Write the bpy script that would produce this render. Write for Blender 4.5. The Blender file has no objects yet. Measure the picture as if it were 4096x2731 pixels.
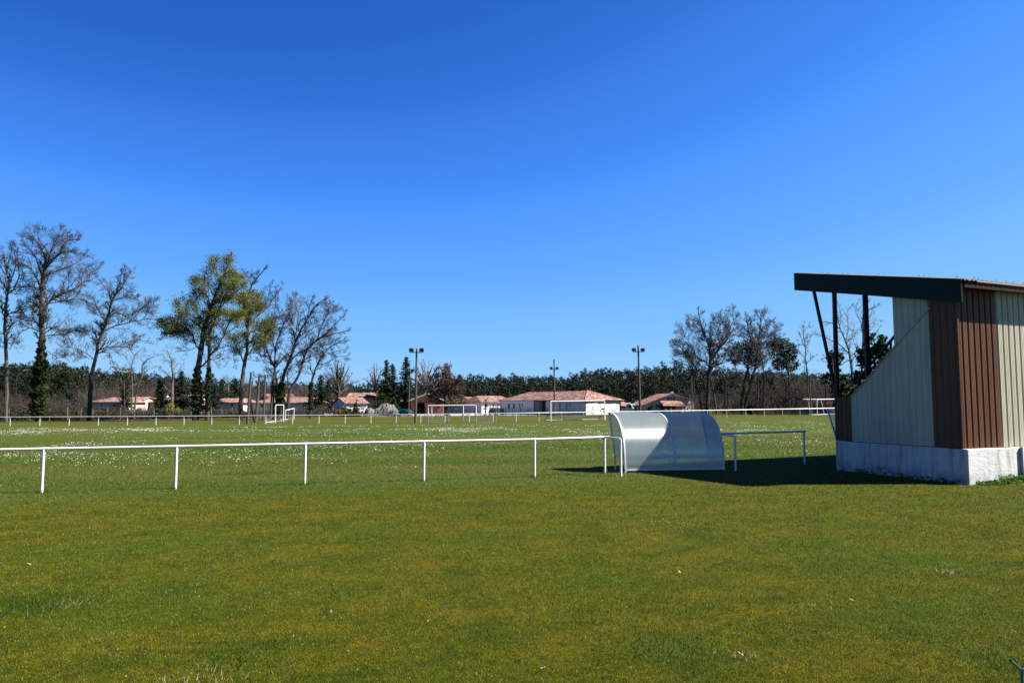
import bpy, math, random
import numpy as np
from mathutils import Vector

R = math.radians
random.seed(7)
RNG = np.random.default_rng(11)
scene = bpy.context.scene
COL = scene.collection

# ------------------------------------------------------------------ camera model
F, CX, CY = 3137.0, 2048.0, 1365.5            # photograph pixels (4096 x 2731)
CAMH, HORIZON = 1.85, 1621.0
PITCH = math.atan((HORIZON - CY) / F)
CP, SP = math.cos(PITCH), math.sin(PITCH)

def gz(x, y=0.0):
    """height of the ground: the field rises very gently to one side"""
    a = min(max(x, -90.0), 90.0)
    z = 0.0096 * a + 5e-5 * a * a
    return z + (0.0096 + 1e-4 * a) * 0.3 * (x - a)

def ray(px, py):
    u, v = (px - CX) / F, (CY - py) / F
    return u, CP - SP * v, SP + CP * v

def pix(px, py, Y):
    """point of the place seen at (px, py), Y metres away"""
    a, b, c = ray(px, py)
    t = Y / b
    return (a * t, Y, CAMH + c * t)

def gx(px, Y, py=1650.0):
    a, b, c = ray(px, py)
    return a * Y / b

def on_ground(px, Y):
    x = gx(px, Y)
    return (x, Y, gz(x))

def hgt(px, py, Y):
    """height above the ground"""
    x, y, z = pix(px, py, Y)
    return z - gz(x)

# ------------------------------------------------------------------ mesh helpers
class MB:
    def __init__(self):
        self.v, self.f, self.m = [], [], []
    def quad(self, a, b, c, d, m=0):
        n = len(self.v); self.v += [a, b, c, d]; self.f.append((n, n+1, n+2, n+3)); self.m.append(m)
    def poly(self, pts, m=0):
        n = len(self.v); self.v += list(pts); self.f.append(tuple(range(n, n+len(pts)))); self.m.append(m)
    def box(self, c, s, rz=0.0, m=0):
        hx, hy, hz = s[0]/2, s[1]/2, s[2]/2
        co, si = math.cos(rz), math.sin(rz)
        n = len(self.v)
        for dz in (-hz, hz):
            for dx, dy in ((-hx,-hy),(hx,-hy),(hx,hy),(-hx,hy)):
                self.v.append((c[0]+dx*co-dy*si, c[1]+dx*si+dy*co, c[2]+dz))
        for q in ((3,2,1,0),(4,5,6,7),(0,1,5,4),(1,2,6,5),(2,3,7,6),(3,0,4,7)):
            self.f.append(tuple(n+i for i in q)); self.m.append(m)
    def prism(self, poly, d, m=0):
        """extrude polygon (3D points) by vector d"""
        n, k = len(self.v), len(poly)
        self.v += [tuple(p) for p in poly] + [(p[0]+d[0], p[1]+d[1], p[2]+d[2]) for p in poly]
        self.f.append(tuple(range(n+k-1, n-1, -1))); self.m.append(m)
        self.f.append(tuple(range(n+k, n+2*k))); self.m.append(m)
        for i in range(k):
            j = (i+1) % k
            self.f.append((n+i, n+j, n+k+j, n+k+i)); self.m.append(m)
    def beam(self, a, b, w, h, m=0):
        """rectangular bar from a to b"""
        a, b = Vector(a), Vector(b)
        d = (b-a).normalized()
        s = d.cross(Vector((0,0,1)))
        if s.length < 1e-3: s = Vector((1,0,0))
        s.normalize(); t = s.cross(d)
        s *= w/2; t *= h/2
        self.prism([a-s-t, a+s-t, a+s+t, a-s+t], b-a, m)
    def tube(self, pts, rad, sides=8, m=0, cap=True):
        k = len(pts)
        if not hasattr(rad, '__len__'): rad = [rad]*k
        n0 = len(self.v)
        ux = uy = uz = None
        cs = [(math.cos(2*math.pi*i/sides), math.sin(2*math.pi*i/sides)) for i in range(sides)]
        for i in range(k):
            p = pts[i]; q = pts[min(i+1, k-1)]; o = pts[max(i-1, 0)]
            dx, dy, dz = q[0]-o[0], q[1]-o[1], q[2]-o[2]
            l = math.sqrt(dx*dx+dy*dy+dz*dz) or 1.0
            dx, dy, dz = dx/l, dy/l, dz/l
            if ux is None:
                if abs(dz) < 0.9: ux, uy, uz = -dy, dx, 0.0
                else: ux, uy, uz = 1.0, 0.0, 0.0
            s = ux*dx+uy*dy+uz*dz
            ux, uy, uz = ux-s*dx, uy-s*dy, uz-s*dz
            l = math.sqrt(ux*ux+uy*uy+uz*uz) or 1.0
            ux, uy, uz = ux/l, uy/l, uz/l
            vx, vy, vz = dy*uz-dz*uy, dz*ux-dx*uz, dx*uy-dy*ux
            r = rad[i]
            for c, s2 in cs:
                self.v.append((p[0]+r*(c*ux+s2*vx), p[1]+r*(c*uy+s2*vy), p[2]+r*(c*uz+s2*vz)))
        for i in range(k-1):
            a = n0+i*sides
            for j in range(sides):
                j2 = (j+1) % sides
                self.f.append((a+j, a+j2, a+sides+j2, a+sides+j)); self.m.append(m)
        if cap and sides > 3:
            self.f.append(tuple(range(n0+sides-1, n0-1, -1))); self.m.append(m)
            e = n0+(k-1)*sides
            self.f.append(tuple(range(e, e+sides))); self.m.append(m)
    def card(self, c, s, m=0, flat=None):
        """small leaf-like face with a random turn"""
        a = random.uniform(0, 6.283); z = random.uniform(-1, 1)
        w = math.sqrt(1-z*z)
        u = (w*math.cos(a), w*math.sin(a), z)
        b = random.uniform(0, 6.283)
        p = (-math.sin(a), math.cos(a), 0.0)
        q = (u[1]*p[2]-u[2]*p[1], u[2]*p[0]-u[0]*p[2], u[0]*p[1]-u[1]*p[0])
        cb, sb = math.cos(b), math.sin(b)
        e = tuple((p[i]*cb+q[i]*sb)*s for i in range(3))
        g = tuple((-p[i]*sb+q[i]*cb)*s*0.55 for i in range(3))
        n = len(self.v)
        self.v += [(c[0]-e[0], c[1]-e[1], c[2]-e[2]), (c[0]+g[0], c[1]+g[1], c[2]+g[2]),
                   (c[0]+e[0], c[1]+e[1], c[2]+e[2]), (c[0]-g[0], c[1]-g[1], c[2]-g[2])]
        self.f.append((n, n+1, n+2, n+3)); self.m.append(m)
    def mesh(self, name, mats):
        me = bpy.data.meshes.new(name)
        me.from_pydata(self.v, [], self.f)
        if not isinstance(mats, (list, tuple)): mats = [mats]
        for mt in mats: me.materials.append(mt)
        if len(mats) > 1: me.polygons.foreach_set('material_index', self.m)
        return me
    def build(self, name, mats, parent=None, smooth=False):
        """link the collected shapes as ONE mesh object (local to its parent)"""
        me = self.mesh(name, mats)
        if smooth:
            me.polygons.foreach_set('use_smooth', [True]*len(me.polygons))
            try: me.set_sharp_from_angle(angle=R(40))
            except Exception: pass
        me.update()
        o = bpy.data.objects.new(name, me); COL.objects.link(o)
        if parent is not None: o.parent = parent
        return o

def np_mesh(name, verts, tris, mat, attr=None):
    """fast mesh of triangles (n x 3 points, m x 3 indices) with a per-point float attribute"""
    me = bpy.data.meshes.new(name)
    me.vertices.add(len(verts)); me.vertices.foreach_set('co', verts.astype(np.float32).ravel())
    me.loops.add(tris.size); me.loops.foreach_set('vertex_index', tris.astype(np.int32).ravel())
    me.polygons.add(len(tris))
    me.polygons.foreach_set('loop_start', np.arange(0, tris.size, tris.shape[1], dtype=np.int32))
    me.polygons.foreach_set('loop_total', np.full(len(tris), tris.shape[1], dtype=np.int32))
    if attr is not None:
        at = me.attributes.new('tint', 'FLOAT', 'POINT'); at.data.foreach_set('value', attr.astype(np.float32))
    me.materials.append(mat); me.update(calc_edges=True); me.validate()
    o = bpy.data.objects.new(name, me); COL.objects.link(o)
    return o

def tag(o, label=None, cat=None, group=None, kind=None):
    if label: o['label'] = label
    if cat: o['category'] = cat
    if group: o['group'] = group
    if kind: o['kind'] = kind
    return o

def thing(name, label, cat, loc=(0,0,0), rz=0.0, group=None):
    o = bpy.data.objects.new(name, None); COL.objects.link(o)
    o.empty_display_size = 0.2
    o.location = loc; o.rotation_euler = (0,0,rz)
    return tag(o, label, cat, group)

def children(o): return [c for c in bpy.data.objects if c.parent == o]

def copy_tree(o, parent=None):
    c = o.copy(); COL.objects.link(c)
    if parent is not None: c.parent = parent
    for ch in children(o): copy_tree(ch, c)
    return c

# ------------------------------------------------------------------ materials
def new_mat(name):
    m = bpy.data.materials.new(name); m.use_nodes = True
    nt = m.node_tree
    return m, nt, nt.nodes['Principled BSDF'], nt.nodes['Material Output']

def L(nt, a, b): nt.links.new(a, b)

ALB = 0.62      # albedos are set for the bright exposure of the photograph
def ramp(nt, fac, stops):
    n = nt.nodes.new('ShaderNodeValToRGB')
    while len(n.color_ramp.elements) < len(stops): n.color_ramp.elements.new(0.5)
    for e, (p, c) in zip(n.color_ramp.elements, stops):
        e.position = p; e.color = (c[0]*ALB, c[1]*ALB, c[2]*ALB, 1)
    L(nt, fac, n.inputs['Fac']); return n.outputs['Color']

def noise(nt, vec, scale, detail=3.0, rough=0.55, stretch=None):
    if stretch:
        mp = nt.nodes.new('ShaderNodeMapping'); mp.inputs['Scale'].default_value = stretch
        L(nt, vec, mp.inputs['Vector']); vec = mp.outputs['Vector']
    n = nt.nodes.new('ShaderNodeTexNoise')
    n.inputs['Scale'].default_value = scale; n.inputs['Detail'].default_value = detail
    n.inputs['Roughness'].default_value = rough
    L(nt, vec, n.inputs['Vector']); return n.outputs['Fac']

def mix(nt, fac, a, b, mode='MIX'):
    n = nt.nodes.new('ShaderNodeMix'); n.data_type = 'RGBA'; n.blend_type = mode
    for s, x in ((n.inputs[0], fac), (n.inputs[6], a), (n.inputs[7], b)):
        if isinstance(x, (int, float)): s.default_value = x
        elif isinstance(x, tuple): s.default_value = (*(v*(ALB if mode == 'MIX' else 1.0) for v in x), 1)
        else: L(nt, x, s)
    return n.outputs[2]

def mrange(nt, v, a, b, c=0.0, d=1.0, smooth=False):
    n = nt.nodes.new('ShaderNodeMapRange')
    if smooth: n.interpolation_type = 'SMOOTHSTEP'
    n.inputs[1].default_value, n.inputs[2].default_value, n.inputs[3].default_value, n.inputs[4].default_value = a, b, c, d
    L(nt, v, n.inputs[0]); return n.outputs[0]

def math_n(nt, op, a, b=0.0):
    n = nt.nodes.new('ShaderNodeMath'); n.operation = op
    for s, x in ((n.inputs[0], a), (n.inputs[1], b)):
        if isinstance(x, (int, float)): s.default_value = x
        else: L(nt, x, s)
    return n.outputs[0]

def coords(nt, which='Object'):
    return nt.nodes.new('ShaderNodeTexCoord').outputs[which]

def position(nt): return nt.nodes.new('ShaderNodeNewGeometry').outputs['Position']

def bump(nt, bsdf, h, strength, dist=0.02):
    n = nt.nodes.new('ShaderNodeBump'); n.inputs['Strength'].default_value = strength
    n.inputs['Distance'].default_value = dist
    L(nt, h, n.inputs['Height']); L(nt, n.outputs['Normal'], bsdf.inputs['Normal'])

def mottled(name, c1, c2, scale=3.0, rough=0.8, c3=None, scale2=None, stretch=None, bmp=0.0, metallic=0.0, spec=0.3):
    """two or three colours mixed by noise in object space"""
    m, nt, b, out = new_mat(name)
    p = coords(nt)
    f = noise(nt, p, scale, 4.0, 0.6, stretch)
    c = ramp(nt, f, [(0.32, c1), (0.68, c2)])
    if c3:
        f2 = noise(nt, p, scale2 or scale*6, 3.0, 0.6)
        c = mix(nt, mrange(nt, f2, 0.56, 0.7), c, c3)
    L(nt, c, b.inputs['Base Color'])
    b.inputs['Roughness'].default_value = rough; b.inputs['Metallic'].default_value = metallic
    b.inputs['Specular IOR Level'].default_value = spec
    if bmp: bump(nt, b, f, bmp)
    return m

def foliage(name, c1, c2, scale=1.2, trans=0.25):
    m, nt, b, out = new_mat(name)
    p = position(nt)
    f = noise(nt, p, scale, 3.0, 0.7)
    c = ramp(nt, f, [(0.3, c1), (0.7, c2)])
    L(nt, c, b.inputs['Base Color']); b.inputs['Roughness'].default_value = 0.7
    b.inputs['Specular IOR Level'].default_value = 0.15
    if trans:
        t = nt.nodes.new('ShaderNodeBsdfTranslucent'); L(nt, c, t.inputs['Color'])
        ms = nt.nodes.new('ShaderNodeMixShader'); ms.inputs[0].default_value = trans
        L(nt, b.outputs[0], ms.inputs[1]); L(nt, t.outputs[0], ms.inputs[2]); L(nt, ms.outputs[0], out.inputs['Surface'])
    return m

def turf_colour(nt):
    """turf: mossy olive and rust behind the railing, greener on the pitch, drier beyond it"""
    p = position(nt)
    sx = nt.nodes.new('ShaderNodeSeparateXYZ'); L(nt, p, sx.inputs[0])
    X, Y = sx.outputs[0], sx.outputs[1]
    big = noise(nt, p, 0.33, 4.0, 0.6)
    mid = noise(nt, p, 1.3, 4.0, 0.65)
    fine = noise(nt, p, 9.0, 3.0, 0.7)
    moss = ramp(nt, mid, [(0.26, (0.050, 0.076, 0.003)), (0.48, (0.094, 0.106, 0.004)), (0.64, (0.140, 0.124, 0.005)), (0.80, (0.158, 0.110, 0.012))])
    moss = mix(nt, mrange(nt, big, 0.50, 0.66), moss, (0.072, 0.108, 0.004))
    rust = math_n(nt, 'MULTIPLY', mrange(nt, noise(nt, p, 0.55, 4.0, 0.65), 0.55, 0.75), 0.35)
    moss = mix(nt, rust, moss, (0.178, 0.125, 0.006))
    band = noise(nt, p, 0.10, 4.0, 0.55, (0.35, 1.6, 1.0))
    pitch = ramp(nt, band, [(0.34, (0.048, 0.102, 0.008)), (0.46, (0.082, 0.116, 0.013)), (0.60, (0.124, 0.122, 0.026)), (0.72, (0.064, 0.108, 0.010))])
    pitch = mix(nt, mrange(nt, mid, 0.45, 0.7, 0, 0.5), pitch, (0.092, 0.118, 0.010))
    line = math_n(nt, 'SUBTRACT', math_n(nt, 'SUBTRACT', Y, 19.9), math_n(nt, 'MULTIPLY', X, 0.225))
    line = math_n(nt, 'ADD', line, math_n(nt, 'MULTIPLY', math_n(nt, 'SUBTRACT', mid, 0.5), 4.0))
    c = mix(nt, mrange(nt, line, -3.4, -0.2, smooth=True), moss, pitch)
    dry = ramp(nt, band, [(0.35, (0.074, 0.090, 0.010)), (0.6, (0.125, 0.118, 0.018)), (0.75, (0.094, 0.098, 0.013))])
    c = mix(nt, mrange(nt, Y, 80, 90, smooth=True), c, dry)
    c = mix(nt, mrange(nt, fine, 0.3, 0.72, 0.0, 1.0), c, mix(nt, 1.0, c, (0.50, 0.56, 0.5), 'MULTIPLY'))
    worn = noise(nt, p, 0.8, 5.0, 0.7)
    c = mix(nt, mrange(nt, worn, 0.64, 0.76, 0, 0.6), c, (0.135, 0.105, 0.050))
    c = mix(nt, mrange(nt, noise(nt, p, 0.45, 5.0, 0.68, (1.0, 1.0, 3.0)), 0.60, 0.74, 0, 0.75), c, (0.035, 0.070, 0.008))
    return c, p, fine, mid

def make_ground_mat():
    m, nt, b, out = new_mat('turf_soil')
    c, p, fine, mid = turf_colour(nt)
    tex = noise(nt, p, 45.0, 3.0, 0.75)
    c = mix(nt, mrange(nt, tex, 0.35, 0.62, 0.75, 0.0), c, mix(nt, 1.0, c, (0.40, 0.42, 0.36), 'MULTIPLY'))
    L(nt, c, b.inputs['Base Color']); b.inputs['Roughness'].default_value = 0.95
    b.inputs['Specular IOR Level'].default_value = 0.05
    bump(nt, b, tex, 0.6, 0.04)
    return m

def make_blade_mat():
    m, nt, b, out = new_mat('grass_blade')
    c, p, fine, mid = turf_colour(nt)
    a = nt.nodes.new('ShaderNodeAttribute'); a.attribute_name = 'tint'
    t = a.outputs['Fac']
    c = mix(nt, mrange(nt, t, 0.0, 0.80, 0.0, 1.0), mix(nt, 1.0, c, (0.38, 0.46, 0.44), 'MULTIPLY'), mix(nt, 1.0, c, (1.85, 1.70, 1.5), 'MULTIPLY'))
    c = mix(nt, mrange(nt, t, 0.945, 0.96), c, (0.36, 0.34, 0.16))      # bleached blades
    L(nt, c, b.inputs['Base Color']); b.inputs['Roughness'].default_value = 0.55
    b.inputs['Specular IOR Level'].default_value = 0.08
    tr = nt.nodes.new('ShaderNodeBsdfTranslucent'); L(nt, c, tr.inputs['Color'])
    ms = nt.nodes.new('ShaderNodeMixShader'); ms.inputs[0].default_value = 0.3
    L(nt, b.outputs[0], ms.inputs[1]); L(nt, tr.outputs[0], ms.inputs[2]); L(nt, ms.outputs[0], out.inputs['Surface'])
    return m

def make_roof_tile():
    m, nt, b, out = new_mat('clay_tile')
    p = coords(nt)
    v = nt.nodes.new('ShaderNodeTexVoronoi'); v.inputs['Scale'].default_value = 1.9
    mp = nt.nodes.new('ShaderNodeMapping'); mp.inputs['Scale'].default_value = (1.6, 0.9, 0.9)
    L(nt, p, mp.inputs['Vector']); L(nt, mp.outputs[0], v.inputs['Vector'])
    s = nt.nodes.new('ShaderNodeSeparateColor'); L(nt, v.outputs['Color'], s.inputs[0])
    c = ramp(nt, s.outputs[0], [(0.0, (0.125, 0.048, 0.032)), (0.35, (0.205, 0.086, 0.060)), (0.7, (0.27, 0.130, 0.094)), (1.0, (0.43, 0.29, 0.225))])
    w = nt.nodes.new('ShaderNodeTexWave'); w.inputs['Scale'].default_value = 1.6; w.inputs['Distortion'].default_value = 0.4
    w.bands_direction = 'X'
    L(nt, p, w.inputs['Vector'])
    L(nt, c, b.inputs['Base Color']); b.inputs['Roughness'].default_value = 0.85
    bump(nt, b, w.outputs['Fac'], 0.7, 0.08)
    return m

def make_brick():
    m, nt, b, out = new_mat('red_block')
    n = nt.nodes.new('ShaderNodeTexBrick')
    n.inputs['Color1'].default_value = (0.16, 0.038, 0.022, 1); n.inputs['Color2'].default_value = (0.22, 0.060, 0.038, 1)
    n.inputs['Mortar'].default_value = (0.24, 0.17, 0.13, 1)
    n.inputs['Scale'].default_value = 1.0; n.inputs['Brick Width'].default_value = 0.9; n.inputs['Row Height'].default_value = 0.42
    n.inputs['Mortar Size'].default_value = 0.03
    mp = nt.nodes.new('ShaderNodeMapping'); mp.inputs['Rotation'].default_value = (R(90), 0, 0)
    L(nt, coords(nt), mp.inputs['Vector']); L(nt, mp.outputs[0], n.inputs['Vector'])
    L(nt, n.outputs['Color'], b.inputs['Base Color']); b.inputs['Roughness'].default_value = 0.9
    return m

def make_concrete():
    m, nt, b, out = new_mat('whitewashed_concrete')
    p = coords(nt)
    f = noise(nt, p, 1.6, 5.0, 0.65)
    c = ramp(nt, f, [(0.3, (0.50, 0.50, 0.48)), (0.6, (0.61, 0.61, 0.59))])
    streak = noise(nt, p, 3.0, 4.0, 0.7, (2.2, 2.2, 0.22))
    c = mix(nt, mrange(nt, streak, 0.50, 0.70, 0, 0.8), c, (0.20, 0.19, 0.17))
    sx = nt.nodes.new('ShaderNodeSeparateXYZ'); L(nt, p, sx.inputs[0])
    low = mrange(nt, sx.outputs[2], 0.30, 0.0)
    damp = math_n(nt, 'MULTIPLY', low, mrange(nt, noise(nt, p, 4.0, 4.0, 0.7), 0.36, 0.62))
    c = mix(nt, damp, c, (0.13, 0.125, 0.105))
    crk = noise(nt, p, 11.0, 4.0, 0.75)
    c = mix(nt, mrange(nt, crk, 0.64, 0.72, 0, 0.6), c, (0.22, 0.21, 0.20))
    L(nt, c, b.inputs['Base Color']); b.inputs['Roughness'].default_value = 0.9
    bump(nt, b, noise(nt, p, 7.0, 5.0, 0.7, (1, 1, 2.2)), 0.5, 0.03)
    return m

def make_cladding(name, c1, c2, grime, rough=0.45):
    m, nt, b, out = new_mat(name)
    p = coords(nt)
    f = noise(nt, p, 0.9, 4.0, 0.6, (1, 1, 0.35))
    c = ramp(nt, f, [(0.3, c1), (0.7, c2)])
    s = noise(nt, p, 5.0, 4.0, 0.7, (1.5, 1.5, 0.08))
    c = mix(nt, mrange(nt, s, 0.50, 0.72, 0, 0.65), c, grime)
    L(nt, c, b.inputs['Base Color']); b.inputs['Roughness'].default_value = rough
    b.inputs['Specular IOR Level'].default_value = 0.12
    return m

def make_polycarb():
    m, nt, b, out = new_mat('polycarbonate')
    p = coords(nt)
    f = noise(nt, p, 2.0, 4.0, 0.6)
    scr = noise(nt, p, 9.0, 3.0, 0.6, (6.0, 0.35, 0.35))
    c = ramp(nt, f, [(0.3, (0.90, 0.98, 0.98)), (0.7, (1.08, 1.14, 1.11))])
    c = mix(nt, mrange(nt, scr, 0.60, 0.70, 0, 0.6), c, (1.4, 1.42, 1.42))
    dirt = noise(nt, p, 26.0, 2.0, 0.5)
    sx = nt.nodes.new('ShaderNodeSeparateXYZ'); L(nt, p, sx.inputs[0])
    dm = math_n(nt, 'MULTIPLY', mrange(nt, dirt, 0.68, 0.74), mrange(nt, sx.outputs[2], 0.5, 0.1))
    c = mix(nt, dm, c, (0.08, 0.08, 0.06))
    L(nt, c, b.inputs['Base Color']); b.inputs['Roughness'].default_value = 0.30
    b.inputs['Specular IOR Level'].default_value = 0.6
    L(nt, mrange(nt, scr, 0.3, 0.7, 0.22, 0.40), b.inputs['Roughness'])
    dk = mix(nt, 1.0, c, (0.66, 0.69, 0.64), 'MULTIPLY')
    L(nt, dk, b.inputs['Base Color'])
    tl = nt.nodes.new('ShaderNodeBsdfTranslucent'); L(nt, dk, tl.inputs['Color'])
    rf = nt.nodes.new('ShaderNodeBsdfRefraction'); rf.inputs['IOR'].default_value = 1.01
    rf.inputs['Roughness'].default_value = 0.30; L(nt, c, rf.inputs['Color'])
    gl = nt.nodes.new('ShaderNodeBsdfAnisotropic'); L(nt, c, gl.inputs['Color'])
    L(nt, mrange(nt, scr, 0.3, 0.7, 0.50, 0.64), gl.inputs['Roughness']); gl.inputs['Anisotropy'].default_value = -0.70
    tg = nt.nodes.new('ShaderNodeCombineXYZ'); tg.inputs[0].default_value = 0.985; tg.inputs[1].default_value = 0.17
    L(nt, tg.outputs[0], gl.inputs['Tangent'])
    m1 = nt.nodes.new('ShaderNodeMixShader'); m1.inputs[0].default_value = 0.66
    L(nt, tl.outputs[0], m1.inputs[1]); L(nt, rf.outputs[0], m1.inputs[2])
    m2 = nt.nodes.new('ShaderNodeMixShader'); m2.inputs[0].default_value = 0.66
    L(nt, b.outputs[0], m2.inputs[1]); L(nt, m1.outputs[0], m2.inputs[2])
    m3 = nt.nodes.new('ShaderNodeMixShader'); m3.inputs[0].default_value = 0.36
    L(nt, m2.outputs[0], m3.inputs[1]); L(nt, gl.outputs[0], m3.inputs[2]); L(nt, m3.outputs[0], out.inputs['Surface'])
    return m

def make_clear_panel():
    m, nt, b, out = new_mat('clear_sheet')
    f = noise(nt, coords(nt), 6.0, 4.0, 0.6)
    b.inputs['Base Color'].default_value = (0.75, 0.78, 0.74, 1); b.inputs['Roughness'].default_value = 0.2
    t = nt.nodes.new('ShaderNodeBsdfTransparent'); t.inputs['Color'].default_value = (0.86, 0.89, 0.85, 1)
    ms = nt.nodes.new('ShaderNodeMixShader'); L(nt, mrange(nt, f, 0.3, 0.75, 0.88, 0.62), ms.inputs[0])
    L(nt, b.outputs[0], ms.inputs[1]); L(nt, t.outputs[0], ms.inputs[2]); L(nt, ms.outputs[0], out.inputs['Surface'])
    return m

M = {}
M['ground'] = make_ground_mat()
M['blade'] = make_blade_mat()
M['tile'] = make_roof_tile()
M['brick'] = make_brick()
M['concrete'] = make_concrete()
M['cream'] = make_cladding('cream_cladding', (0.47, 0.445, 0.335), (0.55, 0.52, 0.40), (0.31, 0.28, 0.20))
M['maroon'] = make_cladding('maroon_cladding', (0.112, 0.051, 0.028), (0.146, 0.068, 0.038), (0.068, 0.030, 0.018))
M['green_sheet'] = mottled('green_fascia', (0.004, 0.018, 0.014), (0.006, 0.024, 0.018), 1.5, 0.6, spec=0.12)
M['gutter'] = mottled('brown_gutter', (0.016, 0.007, 0.005), (0.024, 0.011, 0.008), 3.0, 0.5, spec=0.12)
M['dark_steel'] = mottled('dark_steel', (0.004, 0.006, 0.006), (0.008, 0.011, 0.010), 6.0, 0.5, spec=0.2)
M['sheet_roof'] = mottled('fibre_cement', (0.12, 0.115, 0.095), (0.20, 0.19, 0.165), 2.0, 0.9, (0.10, 0.10, 0.05), 5.0)
M['white_paint'] = mottled('white_paint', (0.70, 0.70, 0.68), (0.80, 0.80, 0.79), 5.0, 0.4, (0.50, 0.49, 0.45), 16.0, spec=0.5)
M['white_plain'] = mottled('white_goal_paint', (0.72, 0.72, 0.72), (0.80, 0.80, 0.80), 2.0, 0.5)
M['polycarb'] = make_polycarb()
M['clear'] = make_clear_panel()
M['alu'] = mottled('white_aluminium', (0.62, 0.63, 0.66), (0.72, 0.73, 0.75), 6.0, 0.35, (0.45, 0.45, 0.45), 20.0, spec=0.5)
M['blue_bar'] = mottled('blue_seat_bar', (0.09, 0.24, 0.62), (0.12, 0.30, 0.72), 4.0, 0.45)
M['render_white'] = mottled('white_render', (0.70, 0.70, 0.69), (0.78, 0.78, 0.77), 0.6, 0.9, (0.58, 0.57, 0.54), 3.0)
M['render_cream'] = mottled('cream_render', (0.46, 0.37, 0.31), (0.54, 0.45, 0.38), 0.8, 0.9)
M['render_pink'] = mottled('pale_pink_render', (0.74, 0.60, 0.52), (0.84, 0.70, 0.61), 0.8, 0.9)
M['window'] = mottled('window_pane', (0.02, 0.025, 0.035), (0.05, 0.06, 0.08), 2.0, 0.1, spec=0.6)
M['frame_white'] = mottled('white_frame', (0.70, 0.70, 0.70), (0.78, 0.78, 0.78), 3.0, 0.5)
M['shutter_blue'] = mottled('blue_shutter', (0.035, 0.08, 0.14), (0.05, 0.11, 0.19), 3.0, 0.6)
M['dark_wood'] = mottled('dark_timber', (0.045, 0.030, 0.022), (0.075, 0.052, 0.038), 3.0, 0.8)
M['picket_wood'] = mottled('brown_board', (0.10, 0.062, 0.042), (0.15, 0.095, 0.065), 3.0, 0.8)  # the picket fence's own brown timber
M['pole_wood'] = mottled('weathered_pole', (0.050, 0.041, 0.031), (0.095, 0.079, 0.062), 4.0, 0.85, stretch=(3,3,0.3))
M['post_wood'] = mottled('pale_post', (0.14, 0.125, 0.10), (0.22, 0.20, 0.165), 5.0, 0.85)
M['lamp'] = mottled('lamp_housing', (0.012, 0.013, 0.014), (0.03, 0.032, 0.034), 4.0, 0.4)
M['lamp_glass'] = mottled('lamp_glass', (0.25, 0.28, 0.30), (0.35, 0.38, 0.40), 3.0, 0.15)
M['galv'] = mottled('galvanised_steel', (0.24, 0.25, 0.26), (0.34, 0.35, 0.36), 5.0, 0.45, metallic=0.3)
M['wire'] = mottled('rusty_wire', (0.09, 0.075, 0.065), (0.15, 0.125, 0.105), 5.0, 0.7)
M['green_wire'] = mottled('green_wire', (0.012, 0.075, 0.065), (0.02, 0.11, 0.095), 6.0, 0.35, spec=0.5)
M['net'] = mottled('net_cord', (0.30, 0.30, 0.30), (0.42, 0.42, 0.42), 4.0, 0.8)
M['dark_net'] = mottled('dark_net_cord', (0.03, 0.03, 0.03), (0.05, 0.05, 0.05), 4.0, 0.8)
M['bark'] = mottled('oak_bark', (0.026, 0.020, 0.014), (0.065, 0.052, 0.039), 1.6, 0.95, stretch=(1,1,0.4))
M['bark_pale'] = mottled('pale_bark', (0.10, 0.088, 0.072), (0.18, 0.160, 0.135), 1.6, 0.95, stretch=(1,1,0.4))
M['bark_mid'] = mottled('grey_bark', (0.055, 0.047, 0.036), (0.110, 0.095, 0.076), 1.6, 0.95, stretch=(1,1,0.4))
M['twig'] = mottled('oak_twig', (0.042, 0.032, 0.025), (0.085, 0.066, 0.053), 0.5, 0.9)
M['twig_pale'] = mottled('pale_twig', (0.10, 0.085, 0.07), (0.17, 0.148, 0.125), 0.5, 0.9)
M['twig_brown'] = mottled('brown_twig', (0.022, 0.017, 0.011), (0.052, 0.039, 0.028), 0.5, 0.9)
M['ivy'] = foliage('ivy_leaf', (0.010, 0.020, 0.004), (0.036, 0.062, 0.012), 2.0, 0.10)
M['olive_leaf'] = foliage('olive_leaf', (0.100, 0.112, 0.009), (0.22, 0.23, 0.024), 0.45, 0.45)
M['pine'] = foliage('pine_needle', (0.009, 0.017, 0.005), (0.018, 0.030, 0.008), 0.12, 0.05)
M['pine_mid'] = foliage('pine_needle_light', (0.024, 0.034, 0.020), (0.056, 0.072, 0.040), 0.35, 0.15)
M['fir'] = foliage('fir_needle', (0.008, 0.016, 0.009), (0.022, 0.036, 0.018), 0.5, 0.06)
M['copper_leaf'] = foliage('dead_oak_leaf', (0.060, 0.030, 0.020), (0.125, 0.066, 0.045), 0.5, 0.25)
M['bramble'] = foliage('bramble_leaf', (0.014, 0.018, 0.006), (0.042, 0.044, 0.014), 0.30, 0.08)
M['shrub_leaf'] = foliage('shrub_leaf', (0.018, 0.034, 0.006), (0.045, 0.072, 0.012), 0.5, 0.25)
M['gorse'] = foliage('gorse_flower', (0.10, 0.11, 0.012), (0.40, 0.29, 0.010), 0.9, 0.2)
M['laurel'] = foliage('laurel_leaf', (0.008, 0.018, 0.005), (0.024, 0.046, 0.010), 0.8, 0.12)
M['pale_leaf'] = foliage('spring_leaf', (0.085, 0.115, 0.055), (0.15, 0.19, 0.095), 0.5, 0.3)
M['daisy'] = mottled('daisy_petal', (0.60, 0.60, 0.58), (0.68, 0.68, 0.66), 2.0, 0.8)
M['weed'] = foliage('weed_leaf', (0.050, 0.11, 0.010), (0.10, 0.19, 0.018), 3.0, 0.3)
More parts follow.
